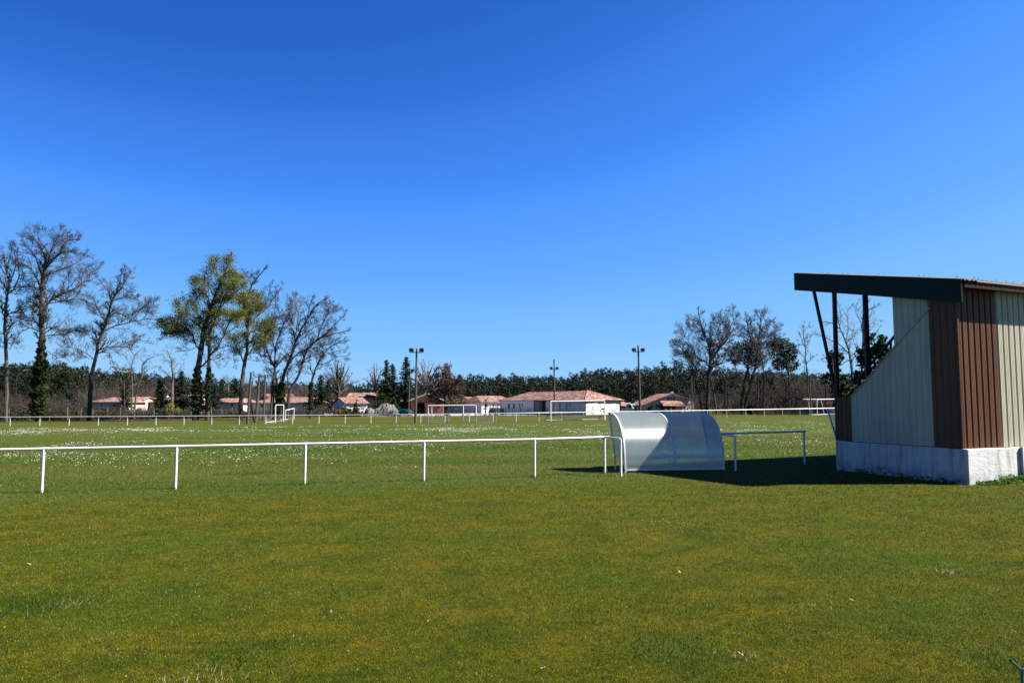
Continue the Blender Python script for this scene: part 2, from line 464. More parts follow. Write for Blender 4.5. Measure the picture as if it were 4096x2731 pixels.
M['tuft'] = mottled('dry_grass', (0.24, 0.21, 0.10), (0.36, 0.32, 0.18), 12.0, 0.8)
M['litter'] = mottled('dry_leaf', (0.32, 0.25, 0.14), (0.50, 0.43, 0.29), 20.0, 0.7)
M['rubble'] = mottled('grey_rubble', (0.12, 0.108, 0.092), (0.22, 0.20, 0.175), 1.1, 0.95, (0.05, 0.045, 0.04), 2.5, bmp=0.8)
M['sand'] = mottled('pale_sand', (0.52, 0.49, 0.44), (0.66, 0.63, 0.57), 0.8, 0.95)
M['gravel'] = mottled('gravel', (0.30, 0.28, 0.24), (0.48, 0.45, 0.40), 0.5, 0.95)
M['teal'] = mottled('teal_tarp', (0.008, 0.15, 0.17), (0.012, 0.22, 0.25), 0.8, 0.45, spec=0.5)
M['leaf_floor'] = mottled('fallen_leaves', (0.10, 0.062, 0.040), (0.20, 0.130, 0.090), 1.5, 0.95)
M['car_dark'] = mottled('dark_green_paint', (0.006, 0.030, 0.026), (0.010, 0.040, 0.034), 1.0, 0.25, spec=0.6)
M['tyre'] = mottled('tyre_rubber', (0.012, 0.012, 0.012), (0.025, 0.025, 0.025), 5.0, 0.85)
M['truck_white'] = mottled('white_truck_paint', (0.70, 0.71, 0.72), (0.78, 0.78, 0.79), 1.0, 0.35, spec=0.5)
M['hedge'] = foliage('clipped_hedge', (0.016, 0.045, 0.014), (0.035, 0.080, 0.024), 0.8, 0.1)

# ------------------------------------------------------------------ ground
def sheet(name, xs, ys, lift, mat, kind='structure'):
    mb = MB()
    nx = len(xs)
    for y in ys:
        for x in xs: mb.v.append((x, y, gz(x)+lift))
    for j in range(len(ys)-1):
        for i in range(nx-1):
            a = j*nx+i; mb.f.append((a, a+1, a+1+nx, a+nx)); mb.m.append(0)
    o = mb.build(name, mat, smooth=False)
    for p in o.data.polygons: p.use_smooth = True
    return tag(o, kind=kind)

XS = [-1400, -600, -300, -200] + [(-120 + 5*i) for i in range(49)] + [200, 300, 600, 1400]
sheet('grass_field', XS, [-30, 0, 30, 60, 90, 150, 300, 700, 2500], 0.0, M['ground'])
sheet('gravel_yard', [gx(1480,150)+i*2.0 for i in range(0, 18)], [146, 153, 165, 178], 0.03, M['gravel'])
sheet('leaf_floor', [-61+i*2.4 for i in range(7)], [112.0, 114.5, 118.0, 124.0], 0.02, M['leaf_floor'])

# turf blades: real blades, coarser with distance; one object nobody could count
def make_blades(n):
    u = RNG.random(n)
    fy = 784.0*1.85
    d = fy/(fy/44.0 + u*(fy/3.6 - fy/44.0))
    lat = (RNG.random(n)-0.5)*2
    x = lat*(0.73*d+3.0); y = d
    h = np.interp(d, [4, 10, 20, 44], [0.013, 0.019, 0.030, 0.054])*RNG.uniform(0.5, 1.35, n)
    w = np.interp(d, [4, 10, 20, 44], [0.0036, 0.0064, 0.012, 0.025])*RNG.uniform(0.7, 1.3, n)
    ang = RNG.uniform(0, 6.283, n)
    lean = h*RNG.uniform(0.1, 1.1, n); la = RNG.uniform(0, 6.283, n)
    z = 0.0096*x + 5e-5*x*x
    dx, dy = np.cos(ang)*w/2, np.sin(ang)*w/2
    v = np.empty((n, 3, 3))
    v[:,0] = np.stack([x-dx, y-dy, z-0.004], 1)
    v[:,1] = np.stack([x+dx, y+dy, z-0.004], 1)
    v[:,2] = np.stack([x+np.cos(la)*lean, y+np.sin(la)*lean, z+h], 1)
    t = RNG.random(n)
    keep = np.ones(n, bool)
    # nothing grows through the stand's base
    rx, ry = x-10.09, y-17.5
    ss = rx*S_DIR[0]+ry*S_DIR[1]; ee = rx*E_DIR[0]+ry*E_DIR[1]
    keep &= ~((ss > -0.02) & (ss < 4.6) & (ee > 0.0))
    v, t = v[keep], t[keep]; n = len(v)
    return np_mesh('grass_turf', v.reshape(-1, 3), np.arange(3*n).reshape(n, 3), M['blade'], np.repeat(t, 3))

# ------------------------------------------------------------------ grandstand
C0 = (10.09, 17.5)                       # near corner of the concrete base
SA, EA = R(15.5), R(25.0)
S_DIR = (-math.sin(SA), math.cos(SA))    # along the end wall, towards the pitch
E_DIR = (math.cos(EA), math.sin(EA))     # along the back wall
SN = (-math.cos(SA), -math.sin(SA))      # outward normal of the end wall
EN = (math.sin(EA), -math.cos(EA))       # outward normal of the back wall

def on_plane(px, py, P0, D):
    """(distance along D, height) where the sight line meets the upright plane through P0 along D"""
    a, b, c = ray(px, py)
    det = a*(-D[1]) - b*(-D[0])
    t = (P0[0]*(-D[1]) - P0[1]*(-D[0]))/det
    q = (a*P0[1] - b*P0[0])/(b*D[0]-a*D[1])
    x, y = P0[0]+q*D[0], P0[1]+q*D[1]
    t = y/b
    return q, CAMH + c*t

zx = lambda x: 3150+0.606*x
zy = lambda y: 1050+0.606*y
def side(x, y, off=0.0):
    P = (C0[0]+SN[0]*off, C0[1]+SN[1]*off)
    return on_plane(zx(x), zy(y), P, S_DIR)
def sp(s, z, off=0.0): return (C0[0]+S_DIR[0]*s+SN[0]*off, C0[1]+S_DIR[1]*s+SN[1]*off, z)
def ep(e, z, off=0.0, s0=0.0): return (C0[0]+S_DIR[0]*s0+E_DIR[0]*e+EN[0]*off, C0[1]+S_DIR[1]*s0+E_DIR[1]*e+EN[1]*off, z)

def corr(mb, P, us, bot, top, rib=0.207, depth=0.032, phase=0.0, flip=False):
    """profiled metal sheet: wide ribs with small stiffening grooves, between bot(u) and top(u); P(u, z, out) gives the point"""
    prof = [(0.0, 0.0), (0.040, 0.0), (0.052, depth), (0.084, depth), (0.088, depth-0.004), (0.096, depth-0.004), (0.100, depth),
            (0.128, depth), (0.132, depth-0.004), (0.140, depth-0.004), (0.144, depth), (0.185, depth), (0.197, 0.0)]
    pts = []
    k = math.floor((us[0]-phase)/rib)
    while True:
        base = phase+k*rib
        if base > us[1]: break
        for a, d in prof:
            u = base+a*rib/0.207
            if us[0] < u < us[1]: pts.append((u, d))
        k += 1
    pts = [(us[0], 0.0)] + pts + [(us[1], 0.0)]
    for brk in getattr(top, 'breaks', []):
        if us[0] < brk < us[1]:
            for i in range(len(pts)-1):
                if pts[i][0] < brk < pts[i+1][0]:
                    f = (brk-pts[i][0])/(pts[i+1][0]-pts[i][0])
                    pts.insert(i+1, (brk, pts[i][1]*(1-f)+pts[i+1][1]*f)); break
    for (u0, d0), (u1, d1) in zip(pts, pts[1:]):
        a, b = P(u0, bot(u0), d0), P(u1, bot(u1), d1)
        c, d = P(u1, top(u1), d1), P(u0, top(u0), d0)
        mb.quad(a, b, c, d)
    # plain inner skin, so that the sheet has a back and a thickness
    u0, u1 = us
    mb.quad(P(u1, bot(u1), -0.03), P(u0, bot(u0), -0.03), P(u0, top(u0), -0.03), P(u1, top(u1), -0.03))
    mb.quad(P(u0, bot(u0), -0.03), P(u0, bot(u0), 0), P(u0, top(u0), 0), P(u0, top(u0), -0.03))
    mb.quad(P(u1, bot(u1), 0), P(u1, bot(u1), -0.03), P(u1, top(u1), -0.03), P(u1, top(u1), 0))
    mb.quad(P(u0, top(u0), 0), P(u1, top(u1), 0), P(u1, top(u1), -0.03), P(u0, top(u0), -0.03))
    mb.quad(P(u0, bot(u0), -0.03), P(u1, bot(u1), -0.03), P(u1, bot(u1), 0), P(u0, bot(u0), 0))

def pw(pairs):
    f = lambda u: float(np.interp(u, [p[0] for p in pairs], [p[1] for p in pairs]))
    f.breaks = [p[0] for p in pairs]
    return f
const = lambda z: (lambda u: z)

LEN = 15.0                                # the stand runs on out of view
ZB = 0.88                                 # top of the concrete
SEND = 4.42                               # length of the end wall
ROOF_FAR, ROOF_NEAR = 5.92, -0.12
def roof_z(s): return 4.67 + (5.79-4.67)*(s-ROOF_NEAR)/(ROOF_FAR-ROOF_NEAR)   # top of the sheets

def build_stand():
    g = thing('grandstand', 'small grandstand of maroon and cream metal sheeting on a whitewashed concrete base', 'grandstand', (C0[0], C0[1], gz(C0[0])))
    ox, oy, oz = g.location
    class LB(MB):
        def build(self, name, mats, parent=g, smooth=False):
            self.v = [(p[0]-ox, p[1]-oy, p[2]-oz) for p in self.v]
            return MB.build(self, name, mats, parent, smooth)
    # concrete base: end wall block, a lower proud block further along the back
    b = LB(); zb = -0.25
    b.prism([sp(0, zb), sp(SEND, zb), (*ep(LEN, zb, 0, SEND)[:2], zb), (*ep(LEN, zb)[:2], zb)], (0, 0, ZB-zb))
    base = b.build('concrete_base', M['concrete'])
    bm_bevel(base, 0.018)
    b = LB(); e0 = on_plane(zx(1537), zy(1300), C0, E_DIR)[0]
    b.prism([ep(e0, zb, 0.003), ep(LEN, zb, 0.003), ep(LEN, zb, 0.07), ep(e0, zb, 0.07)], (0, 0, ZB+0.02-zb))
    b.build('concrete_plinth', M['concrete'])
    # ---- end wall sheets (traced on the plane of the wall)
    off = -0.05
    P = lambda s, z, d: sp(s, z, off+d)
    sd = lambda x, y: side(x, y, off)
    s_end = sd(320, 1180)[0]; s_m1 = sd(426, 1180)[0]; s_m2 = sd(970, 1210)[0]; s_c = 0.20
    z_far = sd(330, 889)[1]
    b = LB(); corr(b, P, (s_m1+0.004, s_end), const(ZB+0.012), const(z_far), depth=0.018); b.build('end_sheet', M['maroon'])['label'] = 'low maroon sheet at the open front'
    tops = sorted([sd(426, 886), sd(520, 785), sd(712, 560), sd(828, 432), sd(945, 303), sd(948, 300)])
    tops = [(s_m2-0.01, tops[0][1])] + tops
    b = LB(); corr(b, P, (s_m2, s_m1-0.004), const(ZB+0.012), pw(tops), depth=0.018); b.build('end_sheet', M['cream'])['label'] = 'cream sheet cut on the slope of the steps'
    rz = lambda s: roof_z(s)-0.30
    b = LB(); corr(b, P, (s_c, s_m2-0.008), const(ZB+0.012), rz, depth=0.018); b.build('end_sheet', M['maroon'])['label'] = 'tall maroon sheet at the back corner'
    # upper cream sheet closing the top of the opening, set a little inside
    off2 = -0.12
    P2 = lambda s, z, d: sp(s, z, off2+d)
    a0, a1 = side(940, 280, off2), side(706, 500, off2)
    low = pw(sorted([(a1[0], side(714, 552, off2)[1]-0.25), (a0[0], side(943, 300, off2)[1]-0.25)]))
    b = LB(); corr(b, P2, (a0[0], a1[0]), low, lambda s: roof_z(s)-0.34, depth=0.018); b.build('upper_sheet', M['cream'])
    # trims: sloping capping, corner flashing, dark drip strip on the concrete
    b = LB()
    q = sorted([sd(426, 886), sd(520, 785), sd(712, 560), sd(828, 432), sd(948, 300)])
    for (s0, z0), (s1, z1) in zip(q, q[1:]): b.beam(sp(s0, z0+0.012, off+0.012), sp(s1, z1+0.012, off+0.012), 0.075, 0.022)
    b.build('capping', M['cream'])
    b = LB()
    b.box((*sp(s_c-0.018, 0, off-0.010)[:2], (ZB+4.1)/2), (0.05, 0.05, 4.1-ZB-0.03), SA)
    b.build('corner_flashing', M['maroon'])
    b = LB(); b.beam(sp(s_c, ZB+0.004, off+0.028), sp(s_m1, ZB+0.004, off+0.028), 0.03, 0.012); b.build('drip_strip', M['dark_steel'])
    # ---- back wall
    PB = lambda e, z, d: ep(e, z, d, s_c+0.012)
    pe = lambda x, y: on_plane(zx(x), zy(y), ep(0, 0, 0, s_c+0.012)[:2], E_DIR)
    e_m = pe(1400, 1000)[0]; e0 = pe(1118, 1100)[0]-0.02
    ph = pe(1183, 1150)[0]-0.046
    wt = roof_z(s_c)-0.20
    e0 = 0.055
    b = LB(); corr(b, PB, (e0, e_m-0.003), const(ZB+0.012), const(wt), phase=ph); b.build('back_sheet', M['maroon'])['label'] = 'maroon sheet of the back wall'
    b = LB(); corr(b, PB, (e_m+0.003, LEN), const(ZB+0.012), const(wt), phase=ph); b.build('back_sheet', M['cream'])['label'] = 'cream sheet of the back wall'
    # ---- roof: profiled sheets over the whole depth, fascia on the end, gutter on the back
    b = LB()
    n = int((LEN+0.1)/0.088)
    th = 0.035
    for i in range(n):
        e_a, e_b = -0.04+i*0.088, -0.04+(i+1)*0.088
        za, zb2 = (0.025 if i % 2 else 0.0), (0.0 if i % 2 else 0.025)
        p = lambda e, s, dz: (C0[0]+S_DIR[0]*s+E_DIR[0]*e, C0[1]+S_DIR[1]*s+E_DIR[1]*e, roof_z(s)+dz)
        s0, s1 = ROOF_NEAR-0.03, ROOF_FAR+0.05
        b.quad(p(e_a, s0, za), p(e_b, s0, zb2), p(e_b, s1, zb2), p(e_a, s1, za))
        b.quad(p(e_b, s0, zb2-th), p(e_a, s0, za-th), p(e_a, s1, za-th), p(e_b, s1, zb2-th))
        b.quad(p(e_a, s0, za-th), p(e_b, s0, zb2-th), p(e_b, s0, zb2), p(e_a, s0, za))
        b.quad(p(e_b, s1, zb2-th), p(e_a, s1, za-th), p(e_a, s1, za), p(e_b, s1, zb2))
    roof = b.build('roof', M['sheet_roof'])
    b = LB(); d = Vector((SN[0], SN[1], 0))*0.03
    q = [sp(ROOF_NEAR, roof_z(ROOF_NEAR)-0.010, 0.065), sp(ROOF_FAR, roof_z(ROOF_FAR)-0.010, 0.065),
         sp(ROOF_FAR, roof_z(ROOF_FAR)-0.52, 0.065), sp(ROOF_NEAR, roof_z(ROOF_NEAR)-0.53, 0.065)]
    b.prism(q, d)
    b.prism([(p[0], p[1], p[2]) for p in [sp(ROOF_FAR-0.02, roof_z(ROOF_FAR)-0.02, 0.06), ep(LEN, roof_z(ROOF_FAR)-0.02, 0, ROOF_FAR-0.02),
             ep(LEN, roof_z(ROOF_FAR)-0.50, 0, ROOF_FAR-0.02), sp(ROOF_FAR-0.02, roof_z(ROOF_FAR)-0.50, 0.06)]], (S_DIR[0]*-0.03, S_DIR[1]*-0.03, 0))
    b.build('fascia', M['green_sheet'])
    b = LB()
    ze = roof_z(ROOF_NEAR)-0.075
    pts = [ep(0.25+0.5*i, ze-0.004*i*0.2, 0.06, ROOF_NEAR-0.03) for i in range(30)]
    b.tube(pts, 0.046, 10); b.build('gutter', M['gutter'], smooth=True)
    b = LB()
    b.beam(ep(0.02, ze-0.030, 0, ROOF_NEAR+0.03), ep(LEN, ze-0.030, 0, ROOF_NEAR+0.03), 0.03, 0.16)
    b.build('eaves_board', M['gutter'])
    # rafters under the roof (dark)
    for e in (0.12, 3.9, 7.7, 11.5):
        b = LB(); b.beam(ep(e, roof_z(0.1)-0.14, 0, 0.1), ep(e, roof_z(ROOF_FAR-0.1)-0.14, 0, ROOF_FAR-0.1), 0.08, 0.16)
        b.build('rafter', M['dark_steel'])
    # roof bolts in rows along the end of the roof and along the eaves
    bm = MB(); bm.tube([(0,0,0), (0,0,0.05)], 0.006, 5)
    me = bm.mesh('roof_bolt', M['dark_steel'])
    spots = []
    for k, x in enumerate((195, 266, 328, 400, 562, 635, 827, 902, 1080, 1114, 1191)):
        s, z = side(x, 70+40*(x-80)/1100, -0.1); spots.append((*sp(s, roof_z(s)+0.015, -0.1 if k % 2 else -0.28),))
    for x in (1262, 1375, 1444, 1492, 1556):
        s = ROOF_NEAR+0.2
        e, z = on_plane(zx(x), zy(125), ep(0, 0, 0, s)[:2], E_DIR); spots.append(ep(e, roof_z(s)+0.02, 0, s))
    for e in np.arange(3.5, 14.5, 0.5): spots.append(ep(float(e), roof_z(0.1)+0.02, 0, 0.1))
    for p in spots:
        o = bpy.data.objects.new('roof_bolt', me); COL.objects.link(o); o.parent = g
        o.location = (p[0]-ox, p[1]-oy, p[2]-oz)
    # posts and struts at the open front
    def post(x0, y0, x1, y1, o, w, name):
        b = LB()
        s0, z0 = side(x0, y0, o); s1, z1 = side(x1, y1, o)
        b.beam(sp(s1, z1, o), sp(s0, roof_z(s0)-0.05, o), w, w); b.build(name, M['dark_steel'])
    post(155, 185, 321, 870, -0.10, 0.07, 'roof_strut')
    post(310, 200, 328, 890, -0.10, 0.09, 'roof_post')
    s, z = side(512, 215, -0.30)
    b = LB(); b.beam(sp(s, ZB, -0.30), sp(s, roof_z(s)-0.05, -0.30), 0.11, 0.11); b.build('roof_post', M['dark_steel'])
    for e in (3.9, 7.7, 11.5):
        b = LB(); b.beam(ep(e, ZB, 0, s), ep(e, roof_z(s)-0.05, 0, s), 0.11, 0.11); b.build('roof_post', M['dark_steel'])
    # handrail following the slope of the steps
    b = LB(); o = -0.35
    h0 = side(716, 475, o); h1 = side(440, 800, o)
    b.beam(sp(h0[0], h0[1], o), sp(h1[0], h1[1], o), 0.05, 0.06)
    for f in (0.12, 0.5, 0.88):
        s = h0[0]+(h1[0]-h0[0])*f; z = h0[1]+(h1[1]-h0[1])*f
        b.beam(sp(s, z-0.9, o), sp(s, z, o), 0.045, 0.045)
    b.build('handrail', M['dark_steel'])
    # stepped terraces inside
    b = LB()
    for i in range(5):
        s0, s1 = 0.35+0.75*i, 0.35+0.75*(i+1)
        zt = ZB+0.42*(4-i)
        b.prism([ep(0.06, ZB+0.002, 0, s0), ep(LEN-0.1, ZB+0.002, 0, s0), ep(LEN-0.1, ZB+0.002, 0, s1), ep(0.06, ZB+0.002, 0, s1)], (0, 0, zt-ZB+0.05+0.002*i))
    b.build('terrace', M['concrete'])
    return g

def bm_bevel(o, w):
    md = o.modifiers.new('bevel', 'BEVEL'); md.width = w; md.segments = 2; md.limit_method = 'ANGLE'

build_stand()

# ------------------------------------------------------------------ pitch railing beside the stand
def rail_fence(name, label, posts, h, rp, rr, extra=None, group=None, sleeves=True, smooth=True, run_in=None, sides=10):
    """tubular rail on posts; posts: list of (x, y)"""
    g = thing(name, label, 'railing', (posts[0][0], posts[0][1], gz(posts[0][0])), 0, group)
    ox, oy, oz = g.location
    def add(nm, fn, mat=M['white_paint']):
        b = MB(); fn(b); b.v = [(p[0]-ox, p[1]-oy, p[2]-oz) for p in b.v]
        return b.build(nm, mat, g, smooth)
    tops = [(x, y, gz(x)+h) for x, y in posts]
    line = ([(run_in[0], run_in[1], gz(run_in[0])+h)] if run_in else []) + tops
    add('rail', lambda b: b.tube(line, rr, sides))
    for i, (x, y) in enumerate(posts):
        add('post', lambda b: b.tube([(x, y, gz(x)-0.15), (x, y, gz(x)+h-rr*0.6)], rp, sides))
        if sleeves:
            def sl(b):
                b.tube([(x, y, gz(x)+h-rr-0.085), (x, y, gz(x)+h-rr*0.5)], rp*1.18, sides)
                q, r0 = posts[max(i-1, 0)], posts[min(i+1, len(posts)-1)]
                d = Vector((r0[0]-q[0], r0[1]-q[1], gz(r0[0])-gz(q[0]))).normalized()*0.11
                b.tube([(x-d.x, y-d.y, gz(x)+h-d.z), (x+d.x, y+d.y, gz(x)+h+d.z)], rr*1.10, sides)
            add('sleeve', sl)
    return g, add

near = [(182, 17.75), (712, 18.35), (1224.7, 19.05), (1697.5, 19.7), (2138, 20.35), (2417, 21.3)]
posts = [on_ground(px, Y)[:2] for px, Y in near]
step = (posts[1][0]-posts[0][0], posts[1][1]-posts[0][1])
run = [(posts[0][0]-step[0]*k, posts[0][1]-step[1]*k) for k in (3, 2, 1)]
g, add = rail_fence('railing', 'long white tubular railing in the foreground grass ending at the team shelter', run+posts, 0.975, 0.031, 0.030)
ret = on_ground(2481, 20.45)
a = posts[-1]
add('return_rail', lambda b: b.tube([(a[0], a[1], gz(a[0])+0.975), (ret[0]-0.02, ret[1]+0.05, ret[2]+0.965), (ret[0], ret[1], ret[2]+0.945)], 0.029, 10))
add('return_post', lambda b: b.tube([(ret[0], ret[1], ret[2]-0.15), (ret[0], ret[1], ret[2]+0.95)], 0.031, 10))

p0, p1 = on_ground(2884, 22.6)[:2], on_ground(3213, 23.6)[:2]
g, add = rail_fence('railing', 'short white railing in the shade between team shelter and grandstand', [p1], 0.985, 0.031, 0.030, run_in=(p0[0], p0[1]))
ret = on_ground(2937, 21.75)
add('return_rail', lambda b: b.tube([(p0[0], p0[1], gz(p0[0])+0.965), (ret[0]-0.05, ret[1]+0.08, ret[2]+0.955), (ret[0], ret[1], ret[2]+0.93)], 0.029, 10))
add('return_post', lambda b: b.tube([(ret[0], ret[1], ret[2]-0.15), (ret[0], ret[1], ret[2]+0.95)], 0.031, 10))
# the stub beyond the last post
add('rail_end', lambda b: b.tube([(p1[0], p1[1], gz(p1[0])+0.985), (p1[0]+0.06, p1[1]+0.015, gz(p1[0])+0.985)], 0.036, 10))

# ------------------------------------------------------------------ team shelter (dugout)
def dugout(label, A, ang, length, clip=None):
    """A: back foot nearest the railing post; ang: turn of the long side"""
    g = thing('team_shelter', label, 'dugout', (A[0], A[1], gz(A[0])), ang)
    prof = [(0.0, 0.07), (0.005, 0.30), (0.03, 0.55), (0.10, 0.82), (0.22, 1.05), (0.38, 1.24), (0.58, 1.39), (0.82, 1.50), (1.10, 1.57), (1.40, 1.605), (1.56, 1.61)]
    # smooth the profile
    pr = []
    for i in range(len(prof)-1):
        p0 = prof[max(i-1,0)]; p1 = prof[i]; p2 = prof[i+1]; p3 = prof[min(i+2,len(prof)-1)]
        for k in range(5):
            t = k/5; pr.append(tuple(0.5*(2*p1[j]+(p2[j]-p0[j])*t+(2*p0[j]-5*p1[j]+4*p2[j]-p3[j])*t*t+(3*p1[j]-p0[j]-3*p2[j]+p3[j])*t**3) for j in (0,1)))
    pr.append(prof[-1])
    half = length/2
    def sheetb(x0, x1):
        b = MB(); th = 0.008
        # inner and outer skin with closed edges
        for (d0, h0), (d1, h1) in zip(pr, pr[1:]):
            l = math.hypot(d1-d0, h1-h0); nx, nz = -(h1-h0)/l*th, (d1-d0)/l*th
            b.quad((x0, d0+nx, h0+nz), (x1, d0+nx, h0+nz), (x1, d1+nx, h1+nz), (x0, d1+nx, h1+nz))
        return b
    for x0, x1 in ((0.03, half-0.02), (half+0.02, length-0.03)):
        sheetb(x0, x1).build('curved_panel', M['polycarb'], g, smooth=True)
    for x in (0.0, half, length):
        b = MB()
        for (d0, h0), (d1, h1) in zip(pr, pr[1:]):
            b.beam((x, d0, h0), (x, d1, h1), 0.045, 0.038)
        b.build('arch', M['alu'], g)
    for x in (0.0, length):
        b = MB()
        b.beam((x, 0.95, 0.0), (x, 1.0, 0.42), 0.045, 0.04); b.beam((x, 1.0, 0.42), (x, 1.53, 1.60), 0.045, 0.04)
        b.build('front_leg', M['alu'], g)
        b = MB(); b.beam((x, 0.0, -0.05), (x, 0.0, 0.05), 0.05, 0.05); b.build('foot', M['alu'], g)
        b = MB(); b.beam((x, 0.03, 0.42), (x, 0.98, 0.42), 0.04, 0.045); b.build('side_rail', M['alu'], g)
        b = MB()
        poly = [(x+0.004, d, h) for d, h in pr if h > 0.42]
        poly = [(x+0.004, 0.03, 0.45)] + poly + [(x+0.004, 1.52, 1.58), (x+0.004, 1.01, 0.45)]
        b.prism(poly, (0.006, 0, 0)); b.build('side_panel', M['clear'], g)
    b = MB(); b.beam((0, 0.0, 0.075), (length, 0.0, 0.075), 0.05, 0.05); b.build('bottom_rail', M['alu'], g)
    b = MB(); b.beam((0, 1.56, 1.60), (length, 1.56, 1.60), 0.05, 0.045); b.build('top_rail', M['alu'], g)
    b = MB(); b.beam((0.02, 0.052, 0.40), (length-0.02, 0.045, 0.40), 0.055, 0.075); b.build('rear_bar', M['blue_bar'], g)
    b = MB(); b.box((length/2, 0.34, 0.43), (length-0.08, 0.34, 0.045)); b.build('bench', M['post_wood'], g)
    for x in (0.12, half, length-0.12):
        b = MB(); b.beam((x, 0.42, 0.0), (x, 0.42, 0.405), 0.05, 0.05); b.build('bench_leg', M['alu'], g)
    return g

A = on_ground(2499, 21.55)[:2]; B = on_ground(2891, 22.0)[:2]
dang = math.atan2(B[1]-A[1], B[0]-A[0])
dugout('curved translucent team shelter between the two railings, half in shade', A, dang, math.hypot(B[0]-A[0], B[1]-A[1]))
A2 = (A[0]+math.cos(R(12))*7.62, A[1]+math.sin(R(12))*9.2)
dugout('second translucent team shelter mostly hidden by the grandstand', (gx(3432, 24.9), 24.9), R(14), 2.9)

make_blades(1500000)
#@@PART3
# ------------------------------------------------------------------ far railing round the pitch
FX = [42.7,161,278.6,395,511,625,737,848,958,1064,1171,1276.5,1381,1483.8,1584.8,1682.8,1780,1877,1972,2064,2155.5,2245.9,2334.3,2421,2505.6,2589,2671,2751,2830,2907,2983,3057,3130,3200,3269,3336,3402,3467,3531]
def far_y(px): return float(np.interp(px, [0, 1064, 1700, 2064, 2334, 2907, 3269, 3540], [86.5, 87, 88, 90, 94, 101, 106, 110]))
fp = [on_ground(px, far_y(px))[:2] for px in FX]
dx = fp[0][0]-fp[1][0]
fp = [(fp[0][0]+dx*k, fp[0][1]) for k in (3, 2, 1)] + fp
rail_fence('railing', 'long white railing along the far side of the pitch before the houses', fp, 0.96, 0.038, 0.036, sleeves=False, sides=6)

# ------------------------------------------------------------------ daisies: drifts of small white heads nobody could count
def vnoise(x, y, seed):
    r = np.random.default_rng(seed); g = r.random((64, 64))
    xi, yi = np.floor(x).astype(int), np.floor(y).astype(int)
    fx, fy = x-xi, y-yi; fx = fx*fx*(3-2*fx); fy = fy*fy*(3-2*fy)
    G = lambda a, b: g[a % 64, b % 64]
    return (G(xi, yi)*(1-fx)+G(xi+1, yi)*fx)*(1-fy)+(G(xi, yi+1)*(1-fx)+G(xi+1, yi+1)*fx)*fy

def make_daisies():
    N = 1500000
    d = RNG.uniform(23, 78, N); u = RNG.uniform(-0.80, 0.62, N)
    x = u*d; y = d
    px = CX + F*u
    def bump1(v, c, w): return np.exp(-((v-c)/w)**2)
    far = np.interp(px, [-500, 100, 700, 1300, 1700, 2400, 2700, 3400], [0.55, 0.95, 0.75, 0.5, 1.2, 1.3, 0.5, 0.5])*bump1(d, 63+3*np.sin(px/400), 6.0)
    far2 = 0.6*np.interp(px, [0, 700, 1300, 2300, 3400], [0.7, 0.4, 0.6, 0.7, 0.5])*bump1(d, 72, 3.0)
    mid = np.interp(px, [-500, 0, 900, 1700, 2300, 2800, 3400], [1.0, 0.95, 0.85, 0.55, 0.30, 0.75, 0.8])*bump1(d, 38, 6.5)
    mid2 = np.interp(px, [0, 1500, 2700, 3400], [0.25, 0.20, 0.75, 0.8])*bump1(d, 52, 5)
    nearp = np.interp(px, [-300, 0, 900, 1400, 2300, 2900, 3400], [0.6, 0.5, 0.35, 0.2, 0.15, 0.4, 0.45])*bump1(d, 29, 3.5)
    base = np.clip(far+far2+mid+mid2+nearp+0.06, 0, 1)
    n1 = vnoise(x*0.22, y*0.16, 3); n2 = vnoise(x*0.9+7, y*0.6+3, 4); n3 = vnoise(x*3.4, y*2.6, 5)
    cl = np.clip((0.32*n1+0.34*n2+0.34*n3-0.53)*9.0, 0, 1)
    keep = RNG.random(N) < base*cl*np.interp(d, [23, 32, 45, 58, 70], [0.025, 0.030, 0.040, 0.062, 0.075])
    x, y, d = x[keep], y[keep], d[keep]; n = len(x)
    z = 0.0096*x + 5e-5*x*x + RNG.uniform(0.035, 0.075, n)
    r = RNG.uniform(0.011, 0.021, n)*np.interp(d, [23, 45, 70], [0.85, 1.0, 1.3])
    k = 5
    a = RNG.uniform(0, 6.28, n)[:, None] + np.arange(k)[None]*2*np.pi/k
    tx, ty = RNG.uniform(-0.6, 0.6, n), RNG.uniform(-0.6, 0.6, n)
    v = np.empty((n, k+1, 3))
    cx, cy = np.cos(a)*r[:, None], np.sin(a)*r[:, None]
    v[:, :k, 0] = x[:, None]+cx; v[:, :k, 1] = y[:, None]+cy
    v[:, :k, 2] = z[:, None]+cx*tx[:, None]+cy*ty[:, None]
    v[:, k] = np.stack([x, y, z+r*0.75], 1)
    t = np.empty((n, k, 3), int); o = (np.arange(n)*(k+1))[:, None]
    t[:, :, 0] = o+np.arange(k); t[:, :, 1] = o+(np.arange(k)+1) % k; t[:, :, 2] = o+k
    ob = np_mesh('daisies', v.reshape(-1, 3), t.reshape(-1, 3), M['daisy'])
    tag(ob, 'drifts of white daisies in the green pitch', 'daisies', kind='stuff')
    return n
make_daisies()
for o in bpy.data.objects:
    if o.name == 'grass_turf': tag(o, 'short mossy turf of the foreground and pitch', 'grass', kind='stuff')

